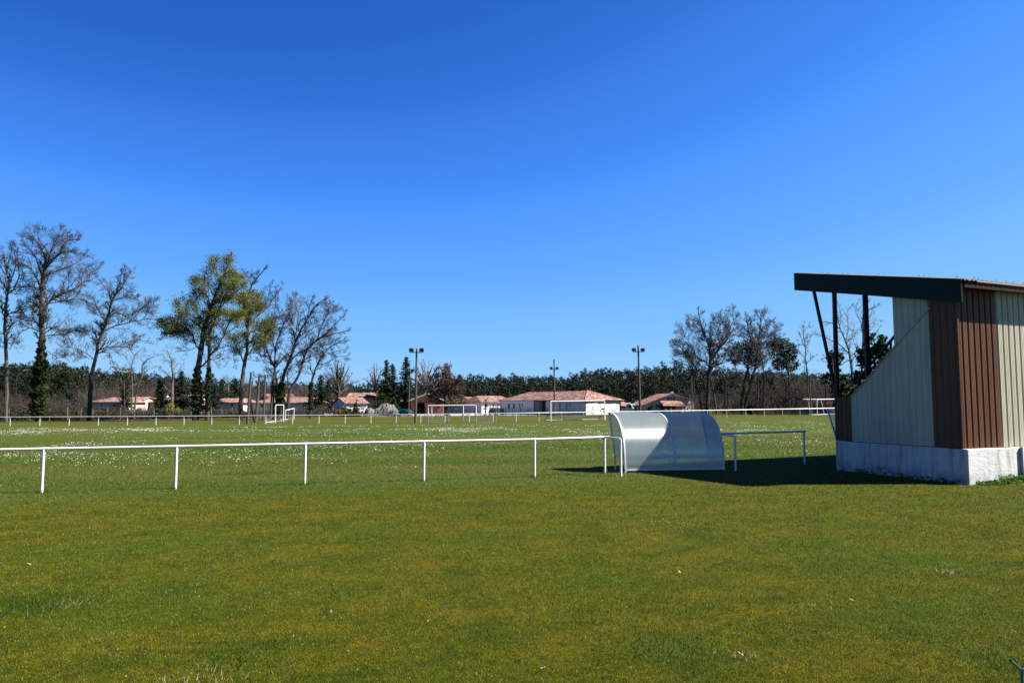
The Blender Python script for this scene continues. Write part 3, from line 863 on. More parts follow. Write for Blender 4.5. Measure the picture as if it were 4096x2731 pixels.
# ------------------------------------------------------------------ floodlights, goals, poles
def floodlight(label, px, Y, ytop, yarm, w, lampw, r, group='floodlight poles', turn=0.0, px_top=None):
    x, _, z = on_ground(px, Y)
    H, ha = hgt(px, ytop, Y), hgt(px, yarm, Y)
    g = thing('floodlight_pole', label, 'floodlight', (x, Y, z), turn, group)
    tilt = 0.0 if px_top is None else (gx(px_top, Y)-x)
    b = MB(); b.tube([(0, 0, -0.4), (tilt*0.5, 0, H*0.5), (tilt, 0, H)], [r, r*0.8, r*0.62], 8); b.build('pole', M['pole_wood'], g, True)
    tx = tilt*ha/H
    b = MB(); b.beam((tx-w, -0.02, ha), (tx+w, -0.02, ha), 0.09, 0.09); b.build('crossarm', M['galv'], g)
    for s in (-1, 1):
        c = (tx+s*w*0.80, -0.05, ha+0.06+lampw*0.5)
        b = MB()
        q = lampw/2
        # housing: deeper at the back, sloping towards the glass
        prof = [(-q*0.9, -q*0.8), (q*0.55, -q*0.95), (q*0.75, q*0.55), (-q*0.2, q*0.95), (-q*0.9, q*0.45)]
        b.prism([(c[0]-q, c[1]+yy, c[2]+zz) for yy, zz in prof], (2*q, 0, 0))
        b.beam((c[0]-q-0.02, c[1], c[2]), (c[0]-q-0.02, c[1], ha), 0.03, 0.05); b.beam((c[0]+q+0.02, c[1], c[2]), (c[0]+q+0.02, c[1], ha), 0.03, 0.05)
        b.box((c[0]-q*1.15, c[1]+q*0.1, c[2]), (q*0.3, q*0.7, q*0.7))
        l = b.build('lamp', M['lamp'], g)
        b = MB(); b.poly([(c[0]-q*0.88, c[1]+q*0.66, c[2]-q*0.82), (c[0]+q*0.88, c[1]+q*0.66, c[2]-q*0.82), (c[0]+q*0.88, c[1]+q*0.80, c[2]+q*0.45), (c[0]-q*0.88, c[1]+q*0.80, c[2]+q*0.45)])
        b.build('lamp_glass', M['lamp_glass'], l)
    return g
floodlight('tall dark floodlight pole with two lamps in front of the brick garage', 1662, 87.5, 1393, 1409.5, 0.72, 0.44, 0.15, px_top=1664)
floodlight('thinner floodlight pole behind the tall one, before the dark firs', 1634, 139, 1473, 1488, 0.62, 0.50, 0.15, px_top=1637)
floodlight('slim floodlight pole rising above its lamps behind the goal and white bungalow', 2218.5, 132, 1435.7, 1478, 0.62, 0.42, 0.16, px_top=2217)
floodlight('tall dark floodlight pole behind the top of the team shelter beside the white truck', 2561, 100, 1381, 1407, 0.70, 0.44, 0.17, px_top=2556)
floodlight('thin floodlight pole in front of the big bare tree by the shuttered house', 2769, 150, 1475, 1485, 0.60, 0.44, 0.14, px_top=2768)
floodlight('floodlight pole seen behind the slanting struts of the grandstand', 3337, 118, 1402, 1420, 0.66, 0.46, 0.15)

def wpole(label, pb, yb, pt, yt, Y, r, group):
    x, _, z = on_ground(pb, Y); H = hgt(pt, yt, Y)
    o = MB(); o.tube([(0, 0, -0.4), (gx(pt, Y)-x, 0, H)], [r, r*0.75], 7)
    ob = o.build('wooden_pole', M['pole_wood'], None, True); ob.location = (x, Y, z)
    return tag(ob, label, 'pole', group)
# ball-stop poles beside the small goals
G = 'ball stop poles'
wpole('nearest and thickest wooden pole of the ball stop beside the small goals', 990, 1690, 1000, 1488, 90, 0.17, G)
wpole('second wooden pole of the ball stop, just behind the nearest one', 1023, 1687, 1034.6, 1496, 97, 0.17, G)
wpole('middle pole of the ball stop row beside the small goals', 1054, 1677, 1057.7, 1500, 108, 0.16, G)
wpole('fourth pole of the ball stop, left of the white goal frame', 1083.7, 1668, 1086, 1501, 120, 0.16, G)
wpole('farthest leaning pole of the ball stop before the ivy covered trunk', 1112, 1653, 1120, 1503, 133, 0.17, G)
def brace(label, pa, ya, pb, yb, Y, Y2):
    a = pix(pa, ya, Y); c = on_ground(pb, Y2)
    o = MB(); o.tube([(0, 0, -0.2), (a[0]-c[0], a[1]-c[1], a[2]-c[2])], 0.11, 6)
    ob = o.build('pole_brace', M['pole_wood'], None, True); ob.location = c
    tag(ob, label, 'brace')
brace('slanting wooden brace leaning on the nearest ball stop pole', 1001, 1590, 1021, 1666, 90.3, 96)
brace('slanting pale brace at the far end of the ball stop', 1115.5, 1575, 1083, 1665, 132.5, 124)
# net hung low between the poles
b = MB()
pp = [(990, 90), (1023, 97), (1054, 108), (1083.7, 120), (1112, 133)]
for i in range(4):
    (pa, Ya), (pb, Yb) = pp[i], pp[i+1]
    a, c = on_ground(pa, Ya), on_ground(pb, Yb)
    for k in range(12):
        t = k/12; x, y, z = a[0]+(c[0]-a[0])*t, a[1]+(c[1]-a[1])*t, a[2]+(c[2]-a[2])*t
        b.beam((x, y, z+0.05), (x, y, z+2.6), 0.012, 0.012)
    for h in np.arange(0.1, 2.7, 0.25): b.beam((a[0], a[1], a[2]+h), (c[0], c[1], c[2]+h), 0.012, 0.012)
nb = b.build('net', M['dark_net']); tag(nb, 'dark ball stop net hung low between the wooden poles', 'net')

def goal(label, pa, pb, Ya, Yb, ytop_a, ytop_b, r, back=1.2, side=1, net=False, mat='white_plain', group=None, brace_mat=None, ground_bar=True, name='goal'):
    a, c = on_ground(pa, Ya), on_ground(pb, Yb)
    ha, hc = hgt(pa, ytop_a, Ya), hgt(pb, ytop_b, Yb)
    g = thing(name, label, 'goal', a, 0, group)
    c = (c[0]-a[0], c[1]-a[1], c[2]-a[2]); h = (ha+hc-0.0)/2
    ta, tc = (0, 0, ha), (c[0], c[1], c[2]+hc)
    d = Vector((c[0], c[1], 0)).normalized(); n = Vector((-d.y, d.x, 0))*back*side
    m = M[mat]
    for p, t in (((0, 0, -0.05), ta), ((c[0], c[1], c[2]-0.05), tc)):
        b = MB(); b.tube([p, t], r, 8); b.build('post', m, g, True)
    b = MB(); b.tube([ta, tc], r, 8); b.build('crossbar', m, g, True)
    if ground_bar:
        b = MB(); z = 0.06
        b.tube([(0, 0, z), (n.x, n.y, z), (c[0]+n.x, c[1]+n.y, c[2]+z), (c[0], c[1], c[2]+z)], r*0.7, 6); b.build('base_frame', m, g)
    bm = M[brace_mat] if brace_mat else m
    for p in ((0, 0, 0), c):
        b = MB(); b.tube([(p[0], p[1], p[2]+h*0.48), (p[0]+n.x, p[1]+n.y, p[2]+0.05)], r*0.5, 6); b.build('stay', bm, g)
    if net:
        b = MB(); w = 0.010
        top0, top1 = Vector(ta), Vector(tc); b0, b1 = Vector((n.x, n.y, 0.05)), Vector((c[0]+n.x, c[1]+n.y, c[2]+0.05))
        for i in range(41):
            t = i/40; b.beam(top0.lerp(top1, t), b0.lerp(b1, t), w, w)
        for i in range(1, 15):
            t = i/14; b.beam(top0.lerp(b0, t), top1.lerp(b1, t), w, w)
        b.build('net', M['net'], g)
    return g
goal('white full size goal with a net in front of the bungalow', 2203, 2418, 91, 94.0, 1604.5, 1601.5, 0.06, 1.5, 1, True, brace_mat='dark_steel')
goal('taller white training goal turned sideways beside the ball stop', 1102, 1134, 93, 101, 1619.5, 1619.5, 0.05, 1.2, 1)
goal('smaller tilted white training goal behind the taller sideways one', 1142, 1176, 113, 118, 1640.5, 1633, 0.052, 0.9, 1)
goal('white crossbar goal farther back by the bare railing corner', 3269, 3420, 108, 114, 1597, 1594, 0.06, 1.4, 1)
b = MB(); a = pix(3215, 1597, 112); c = pix(3262, 1597, 111)
# practice frame beside it: bar on slanting stays
g = thing('practice_frame', 'white practice bar on slanting stays beside the far goal', 'frame', on_ground(3232, 113))
lx = lambda p: (p[0]-g.location[0], p[1]-g.location[1], p[2]-g.location[2])
b = MB(); b.tube([lx(pix(3214, 1597, 113)), lx(pix(3266, 1597, 113))], 0.075, 8); b.build('bar', M['white_plain'], g, True)
for q in ((3232, 1597, 3241, 1640), (3284, 1600, 3296, 1645)):
    b = MB(); b.tube([lx(pix(q[0], q[1], 113)), lx(on_ground(q[2], 113))], 0.06, 6); b.build('stay', M['white_plain'], g)
b = MB(); b.tube([lx(pix(3266, 1597, 113)), lx(pix(3290, 1597, 113))], 0.06, 6); b.build('bar', M['white_plain'], g, True)
# foldable small-sided goals at the railing
def folding_goal(label, pl, pr, Yf, ytop, wing_px, wing_top):
    a, c = on_ground(pl, Yf), on_ground(pr, Yf)
    g = thing('folding_goal', label, 'goal', a, 0, 'folding goals'); W = c[0]-a[0]; H = hgt(pl, ytop, Yf)
    b = MB(); b.tube([(0, 0, H), (W, 0, H+c[2]-a[2])], 0.06, 8); b.build('crossbar', M['white_plain'], g, True)
    for x in (0, W):
        b = MB(); b.tube([(x, 0, -0.05), (x, 0, H*0.5)], 0.06, 8); b.build('lower_post', M['galv'], g, True)
        b = MB(); b.tube([(x, 0, H*0.5), (x, 0, H)], 0.058, 8); b.build('post', M['white_plain'], g, True)
        ww = wing_px*Yf/F
        b = MB()
        b.tube([(x, 0.05, 0.07), (x+ww, 0.05, 0.07)], 0.035, 6); b.tube([(x+ww, 0.05, 0.0), (x+ww, 0.05, wing_top)], 0.045, 6)
        b.tube([(x, 0.05, 0.95), (x+ww, 0.05, 0.95)], 0.03, 6)
        for t in (0.38, 0.62): b.tube([(x+ww*t, 0.05, 0.07), (x+ww*t, 0.05, 0.95)], 0.025, 6)
        b.tube([(x+ww*0.38, 0.05, 0.65), (x+ww*0.5, 0.05, 0.9)], 0.02, 6)
        b.build('wing_frame', M['galv'], g)
    return g
folding_goal('nearer folding goal with grey wing frames at the railing below the brown tree', 1713, 1904, 86.5, 1622, 79, 1.95)
folding_goal('farther folding goal with white crossbar behind the nearer one', 1727, 1853, 101, 1623, 70, 1.9)

# ball-stop poles beyond the far corner, with a guy wire
wpole('thin dark pole with a guy wire behind the far practice bar', 3244, 1650, 3244, 1513, 112, 0.11, 'far corner poles')
wpole('thin dark pole nearest the shed with the tiled roof', 3304, 1645, 3304, 1517, 120, 0.10, 'far corner poles')
b = MB(); b.tube([pix(3246, 1550, 112), on_ground(3297, 118)], 0.03, 5)
tag(b.build('guy_wire', M['dark_steel']), 'slanting guy wire running down from a thin pole at the far corner', 'wire')

# wire fence on pale posts before the brambles and the houses
wf = [(37,118,1.95),(120.5,117,1.8),(198,117.5,1.8),(272,118,2.1),(324,119,1.9),(372,120,1.6),(433,121.5,1.9),(482,123,1.9),(538,125,1.7),(574,126.5,1.6),(617,128,1.8),(670,131,1.9),(715,133,1.9),(763.5,136,1.9),(806,138,2.1),(846.5,140,2.0),(886,142,1.9),(925.6,144,1.9),(963,146,1.8),(999,148,1.8),(1040,149,1.8),(1184.5,154,1.9),(1215,155,1.9),(1243,156,1.9),(1277,157,1.8),(1297,158,1.9),(1340,159,1.8),(1354,160,2.2)]
g = thing('wire_fence', 'wire fence on uneven pale wooden posts along the bramble strip', 'fence', on_ground(37, 118))
ox, oy, oz = g.location
pts = [on_ground(px, Y) for px, Y, h in wf]
for (x, y, z), (px, Y, h) in zip(pts, wf):
    b = MB(); t = random.uniform(-0.12, 0.12)
    b.tube([(x-ox, y-oy, z-oz-0.2), (x-ox+t, y-oy, z-oz+h)], [0.075, 0.06], 6); b.build('post', M['post_wood'], g)
b = MB()
for h in (0.35, 0.7, 1.05, 1.4): b.tube([(x-ox, y-oy, z-oz+h) for x, y, z in pts], 0.012, 3)
b.build('fence_wire', M['wire'], g)

# green mesh fence before the bungalow and the yard
def mesh_fence(label, pxs, Y0, Y1, h, mat, wm):
    ps = [on_ground(p, Y0+(Y1-Y0)*i/(len(pxs)-1)) for i, p in enumerate(pxs)]
    g = thing('mesh_fence', label, 'fence', ps[0]); ox, oy, oz = g.location
    for x, y, z in ps:
        b = MB(); b.tube([(x-ox, y-oy, z-oz-0.1), (x-ox, y-oy, z-oz+h)], 0.055, 6); b.build('post', mat, g)
    b = MB()
    for k in np.arange(0.1, h, 0.22): b.tube([(x-ox, y-oy, z-oz+float(k)) for x, y, z in ps], 0.010, 3)
    for p, q in zip(ps, ps[1:]):
        n = max(2, int(math.hypot(q[0]-p[0], q[1]-p[1])/0.28))
        for i in range(n):
            t = i/n; x, y, z = p[0]+(q[0]-p[0])*t-ox, p[1]+(q[1]-p[1])*t-oy, p[2]+(q[2]-p[2])*t-oz
            b.beam((x, y, z+0.05), (x, y, z+h-0.03), 0.007, 0.007)
    b.build('wire_mesh', wm, g)
mesh_fence('dark green mesh fence in front of the long white bungalow', [1958, 1990, 2023, 2051, 2082, 2112, 2150, 2190, 2228, 2277, 2325, 2372, 2420, 2468, 2500], 138, 135, 1.55, M['green_wire'], M['green_wire'])
mesh_fence('dark mesh fence in front of the grey rubble heap and brick garage', [1355, 1403, 1453, 1500.5, 1549, 1598, 1647, 1677, 1700, 1745, 1800, 1850, 1900, 1940], 147, 142, 1.75, M['dark_steel'], M['dark_net'])
# low picket fence under the trees beyond the far corner
g = thing('picket_fence', 'low brown picket fence under the bare trees beyond the railing', 'fence', on_ground(3030, 116))
ox, oy, oz = g.location; b = MB()
for i in range(190):
    px = 3030+i*1.9; x, y, z = on_ground(px, 116+i*0.012)
    h = random.uniform(0.62, 0.85); b.box((x-ox, y-oy, z-oz+h/2), (0.045, 0.02, h), random.uniform(-0.1, 0.1))
pk = b.build('picket', M['picket_wood'], g); pk['kind'] = 'stuff'
b = MB(); a, c = on_ground(3030, 116.05), on_ground(3391, 118.3)
b.beam((a[0]-ox, a[1]-oy+0.03, a[2]-oz+0.5), (c[0]-ox, c[1]-oy+0.03, c[2]-oz+0.5), 0.02, 0.05); b.build('rail', M['picket_wood'], g)

# ------------------------------------------------------------------ houses
FA = R(30)
FD = (math.cos(FA), math.sin(FA)); FN = (-math.sin(FA), math.cos(FA))

class House:
    """a house with its front along D from the sight line px_l (Y away) to px_r"""
    def __init__(self, name, label, px_l, px_r, Y, y_eave, depth, cat='house', D=FD, wall='render_white', group=None, py=1640):
        x, y, z = on_ground(px_l, Y)
        self.P, self.D = (x, y), D
        self.W = on_plane(px_r, py, (x, y), D)[0]
        self.depth = depth; self.z = gz(x + D[0]*self.W/2)
        self.g = thing(name, label, cat, (x, y, self.z), math.atan2(D[1], D[0]), group)
        self.he = on_plane(px_l, y_eave, (x, y), D)[1]-self.z
        self.wall_mat = M[wall]
    def loc(self, px, py, off=0.0):
        n = (self.D[1], -self.D[0])
        q, z = on_plane(px, py, (self.P[0]+n[0]*off, self.P[1]+n[1]*off), self.D)
        return q, z-self.z
    def part(self, name, fn, mat, parent=None, smooth=False):
        b = MB(); fn(b); return b.build(name, mat, parent or self.g, smooth)
    def walls(self, top=None):
        W, d, h = self.W, self.depth, self.he
        self.part('wall', lambda b: b.prism([(0, 0, -0.3), (W, 0, -0.3), (W, d, -0.3), (0, d, -0.3)], (0, 0, h+0.3)), self.wall_mat)
    def gable_x(self, hr, o=0.45, og=0.35, gable_mat=None):
        """ridge along the front"""
        W, d, h = self.W, self.depth, self.he
        k = (hr-h)/(d/2); t = 0.14
        def f(b):
            ridge0, ridge1 = (-og, d/2, hr), (W+og, d/2, hr)
            for sgn in (-1, 1):
                y = -o if sgn < 0 else d+o; z = h-k*o
                A, B = (-og, y, z), (W+og, y, z)
                if sgn < 0: b.prism([A, B, ridge1, ridge0], (0, 0, t))
                else: b.prism([B, A, ridge0, ridge1], (0, 0, t))
        self.part('roof', f, M['tile'])
        for x, dx in ((0.0, 0.2), (W-0.2, 0.2)):
            self.part('gable', lambda b: b.prism([(x, 0.0, h-0.002), (x, d, h-0.002), (x, d/2, hr-0.01)], (dx, 0, 0)), gable_mat or self.wall_mat)
    def gable_y(self, hr, o=0.5, og=0.5, ridge_x=0.5, h_right=None, roof_mat=None):
        """gable facing the front"""
        W, d, h = self.W, self.depth, self.he
        hrt = h if h_right is None else h_right; rx = W*ridge_x; t = 0.16
        kl, kr = (hr-h)/rx, (hr-hrt)/(W-rx)
        def f(b):
            A0, A1 = (-o, -og, h-kl*o), (-o, d+og, h-kl*o)
            R0, R1 = (rx, -og, hr), (rx, d+og, hr)
            B0, B1 = (W+o, -og, hrt-kr*o), (W+o, d+og, hrt-kr*o)
            b.prism([A0, R0, R1, A1], (0, 0, t)); b.prism([R0, B0, B1, R1], (0, 0, t))
        self.part('roof', f, roof_mat or M['tile'])
        self.part('wall', lambda b: b.prism([(0, 0, -0.3), (W, 0, -0.3), (W, 0, hrt), (rx, 0, hr-0.02), (0, 0, h)], (0, d, 0)), self.wall_mat)
    def hip(self, hr, i0=0.3, i1=0.7, o=0.5):
        W, d, h = self.W, self.depth, self.he
        def f(b):
            A, B, C, D_ = (-o, -o, h-0.05), (W+o, -o, h-0.05), (W+o, d+o, h-0.05), (-o, d+o, h-0.05)
            R0, R1 = (W*i0, d/2, hr), (W*i1, d/2, hr)
            b.poly([A, B, R1, R0]); b.poly([B, C, R1]); b.poly([C, D_, R0, R1]); b.poly([D_, A, R0])
            e = [(p[0], p[1], p[2]-0.14) for p in (A, B, C, D_)]
            for p, q, r2, s in ((A, B, e[1], e[0]), (B, C, e[2], e[1]), (C, D_, e[3], e[2]), (D_, A, e[0], e[3])): b.poly([p, s, r2, q])
            b.poly(e[::-1])
        self.part('roof', f, M['tile'])
    def window(self, x0, x1, y0, y1, shutter=None, frame='frame_white', pane='window', sill=True, name='window'):
        q0, zt = self.loc(x0, y0); q1, _ = self.loc(x1, y0); _, zb = self.loc(x0, y1)
        fr = self.part(name, lambda b: b.prism([(q0, -0.05, zb), (q1, -0.05, zb), (q1, 0.0, zb), (q0, 0.0, zb)], (0, 0, zt-zb)), M[frame])
        e = min(0.09, (q1-q0)*0.14)
        if pane:
            self.part('pane', lambda b: b.prism([(q0+e, -0.062, zb+e), (q1-e, -0.062, zb+e), (q1-e, -0.045, zb+e), (q0+e, -0.045, zb+e)], (0, 0, zt-zb-2*e)), M[pane], fr)
        if sill:
            self.part('sill', lambda b: b.box(((q0+q1)/2, -0.09, zb-0.04), (q1-q0+0.16, 0.18, 0.07)), M['frame_white'], fr)
        if shutter:
            sw = (q1-q0)*0.55
            for s in (q0-sw-0.02, q1+0.02):
                self.part('shutter', lambda b: b.prism([(s, -0.07, zb), (s+sw, -0.07, zb), (s+sw, -0.01, zb), (s, -0.01, zb)], (0, 0, zt-zb)), M[shutter])
        return fr
    def ridge_h(self, px, py, frac=0.5):
        n = (-self.D[1], self.D[0]); off = self.depth*frac
        return on_plane(px, py, (self.P[0]+n[0]*off, self.P[1]+n[1]*off), self.D)[1]-self.z

zp3 = lambda x, y: (1300+x*0.2976, 1350+y*0.2976)
zp4 = lambda x, y: (1950+x*0.2976, 1350+y*0.2976)
zp2 = lambda x, y: (600+x*0.4911, 980+y*0.4911)

# low houses behind the bramble strip
h = House('house', 'low house with a pale orange hipped roof behind the brambles', 368, 486, 165, 1606, 8.0, wall='render_cream', D=(math.cos(R(-9)), math.sin(R(-9))))
h.walls(); h.hip(h.ridge_h(420, 1588), 0.3, 0.75)
h.window(400, 412, 1612, 1626); h.window(450, 470, 1612, 1628)
h = House('house', 'low red roofed house just right of the pale hipped roof', 474, 548, 172, 1606, 8.0, wall='render_cream', D=(math.cos(R(-9)), math.sin(R(-9))))
h.walls(); h.gable_x(h.ridge_h(510, 1589)); h.window(500, 512, 1611, 1625)
h = House('house', 'long low house with a dull red roof behind two bare saplings', 546, 668, 176, 1609, 8.0, wall='render_cream', D=(math.cos(R(-9)), math.sin(R(-9))))
h.walls(); h.gable_x(h.ridge_h(600, 1591)); h.window(570, 584, 1613, 1628); h.window(620, 632, 1613, 1628)
h.part('chimney', lambda b: b.box((h.W*0.62, h.depth*0.5, h.ridge_h(600, 1591)+0.35), (0.6, 0.5, 1.0)), M['render_white'])
h = House('house', 'brown roofed house close beside the double trunk of the leafy tree', 664, 764, 168, 1604, 9.0, wall='render_cream', D=(math.cos(R(-9)), math.sin(R(-9))))
h.walls(); h.gable_x(h.ridge_h(710, 1581)); h.window(690, 702, 1611, 1628)
h = House('house', 'house with dull red roof between the leafy tree trunks and the grey trunk', 832, 954, 165, 1608, 8.5, D=(math.cos(R(-9)), math.sin(R(-9))))
h.walls(); h.hip(h.ridge_h(890, 1592), 0.18, 0.9)
for a, c in ((853, 862), (889, 907), (924, 934)): h.window(a, c, 1613, 1627, pane='window' if a != 889 else None)
h = House('house', 'long house with a salmon tiled hipped roof behind the leaning bare trees', 1012, 1296, 168, 1610, 10.0, D=(math.cos(R(-9)), math.sin(R(-9))))
h.walls(); h.hip(h.ridge_h(1100, 1588), 0.16, 0.84)
for a, c in ((1040, 1054), (1090, 1100), (1135, 1152), (1210, 1226)): h.window(a, c, 1614, 1630)
h.window(1256, 1272, 1616, 1636, pane=None)
h = House('house', 'taller tiled roof rising behind the long salmon roofed house', 1082, 1186, 186, 1598, 10.0)
h.walls(); h.gable_x(h.ridge_h(1120, 1578))

# two-part house with its blue-shaded gable end
h = House('house', 'white house with salmon roof and shaded gable end above yellow gorse', zp3(272, 0)[0], zp3(566, 0)[0], 158, zp3(0, 880)[1], 7.6)
h.walls(); h.gable_x(h.ridge_h(*zp3(300, 812)))
h.window(*[zp3(x, 0)[0] for x in (282, 322)], *[zp3(0, y)[1] for y in (905, 945)], pane=None); h.window(*[zp3(x, 0)[0] for x in (440, 470)], *[zp3(0, y)[1] for y in (900, 935)])
h.window(*[zp3(x, 0)[0] for x in (500, 525)], *[zp3(0, y)[1] for y in (905, 940)], pane=None)
h = House('house', 'taller salmon roofed house with dark timber gable behind the white gabled one', zp3(330, 0)[0], zp3(560, 0)[0], 172, zp3(0, 832)[1], 11.0, D=(1.0, 0.0))
h.walls(); h.gable_x(h.ridge_h(*zp3(480, 748)), og=1.2, gable_mat=M['dark_wood'])
W = h.W
h.part('porch_wall', lambda b: b.prism([(W, 1.0, -0.3), (W+6.0, 1.0, -0.3), (W+6.0, 7.5, -0.3), (W, 7.5, -0.3)], (0, 0, h.he+0.2)), M['render_cream'])
h.part('porch_roof', lambda b: b.prism([(W-0.5, 0.2, h.he+1.1), (W+7.2, 0.2, h.he-0.3), (W+7.2, 8.0, h.he-0.3), (W-0.5, 8.0, h.he+1.1)], (0, 0, 0.16)), M['tile'])

# unfinished brick garage
h = House('garage', 'unfinished red block garage with an open doorway behind the floodlight pole', zp3(1152, 0)[0], zp3(1592, 0)[0], 168, zp3(0, 838)[1], 9.0, cat='garage', D=(math.cos(R(4)), math.sin(R(4))), wall='brick')
W, d, he = h.W, h.depth, h.he; hr = h.ridge_h(*zp3(1385, 752), 0.0)
dx0, zt = h.loc(*zp3(1237, 878)); dx1, _ = h.loc(*zp3(1340, 878)); rx = h.loc(*zp3(1385, 752))[0]
k = (hr-he)/rx
zat = lambda x: he+k*x if x < rx else hr-(hr-he)/(W-rx)*(x-rx)
def front(b):
    b.prism([(0, 0, -0.3), (dx0, 0, -0.3), (dx0, 0, zat(dx0)), (0, 0, zat(0))], (0, 0.25, 0))
    b.prism([(dx1, 0, -0.3), (W, 0, -0.3), (W, 0, zat(W)), (rx, 0, hr), (dx1, 0, zat(dx1))], (0, 0.25, 0))
    b.prism([(dx0, 0, zt), (dx1, 0, zt), (dx1, 0, zat(dx1)), (dx0, 0, zat(dx0))], (0, 0.25, 0))
    b.prism([(0, 0.25, -0.3), (0.25, 0.25, -0.3), (0.25, 0.25, he), (0, 0.25, he)], (0, d-0.25, 0))
    b.prism([(W-0.25, 0.25, -0.3), (W, 0.25, -0.3), (W, 0.25, he), (W-0.25, 0.25, he)], (0, d-0.25, 0))
    b.prism([(0.25, d-0.25, -0.3), (W-0.25, d-0.25, -0.3), (W-0.25, d-0.25, he), (rx, d-0.25, hr), (0.25, d-0.25, he)], (0, 0.25, 0))
h.part('wall', front, M['brick'])
def groof(b):
    o = 0.6
    A0, R0 = (-o, -0.5, he-k*o), (rx, -0.5, hr); kr = (hr-he)/(W-rx); B0 = (W+o, -0.5, he-kr*o)
    b.prism([A0, R0, (rx, d+0.4, hr), (-o, d+0.4, he-k*o)], (0, 0, 0.15)); b.prism([R0, B0, (W+o, d+0.4, he-kr*o), (rx, d+0.4, hr)], (0, 0, 0.15))
h.part('roof', groof, M['tile'])
h.part('bargeboard', lambda b: (b.beam((-0.6, -0.52, he-k*0.6), (rx, -0.52, hr), 0.05, 0.22), b.beam((rx, -0.52, hr), (W+0.6, -0.52, he-(hr-he)/(W-rx)*0.6), 0.05, 0.22)), M['sand'])
h.part('lintel', lambda b: b.box(((dx0+dx1)/2, -0.02, zt+0.14), (dx1-dx0+1.6, 0.06, 0.24)), M['dark_wood'])

# houses left of the long bungalow
h = House('house', 'small white house with pale tiled hipped roof left of the bungalow', zp3(1856, 0)[0], zp3(2110, 0)[0], 182, zp3(0, 868)[1], 8.0)
h.walls(); h.hip(h.ridge_h(*zp3(2060, 795)), 0.45, 0.85); h.window(*[zp3(x, 0)[0] for x in (1980, 2010)], *[zp3(0, y)[1] for y in (885, 915)])
h.part('hedge', lambda b: b.box((h.W*0.72, -1.4, 0.35), (h.W*0.7, 0.8, 1.5)), M['hedge'])
h = House('house', 'white house with speckled pink roof adjoining the long bungalow', zp3(2105, 0)[0], zp4(330, 0)[0], 174, zp3(0, 858)[1], 9.0)
h.walls(); h.hip(h.ridge_h(*zp4(100, 782)), 0.14, 0.97)
h.window(*[zp3(x, 0)[0] for x in (2140, 2190)], *[zp3(0, y)[1] for y in (888, 942)])
for a, c in ((70, 92), (128, 150)): h.window(*[zp4(x, 0)[0] for x in (a, c)], *[zp4(0, y)[1] for y in (890, 940)])
h.part('downpipe', lambda b: b.tube([(h.loc(*zp4(46, 860))[0], -0.08, 0), (h.loc(*zp4(46, 860))[0], -0.08, h.he)], 0.06, 6), M['frame_white'])

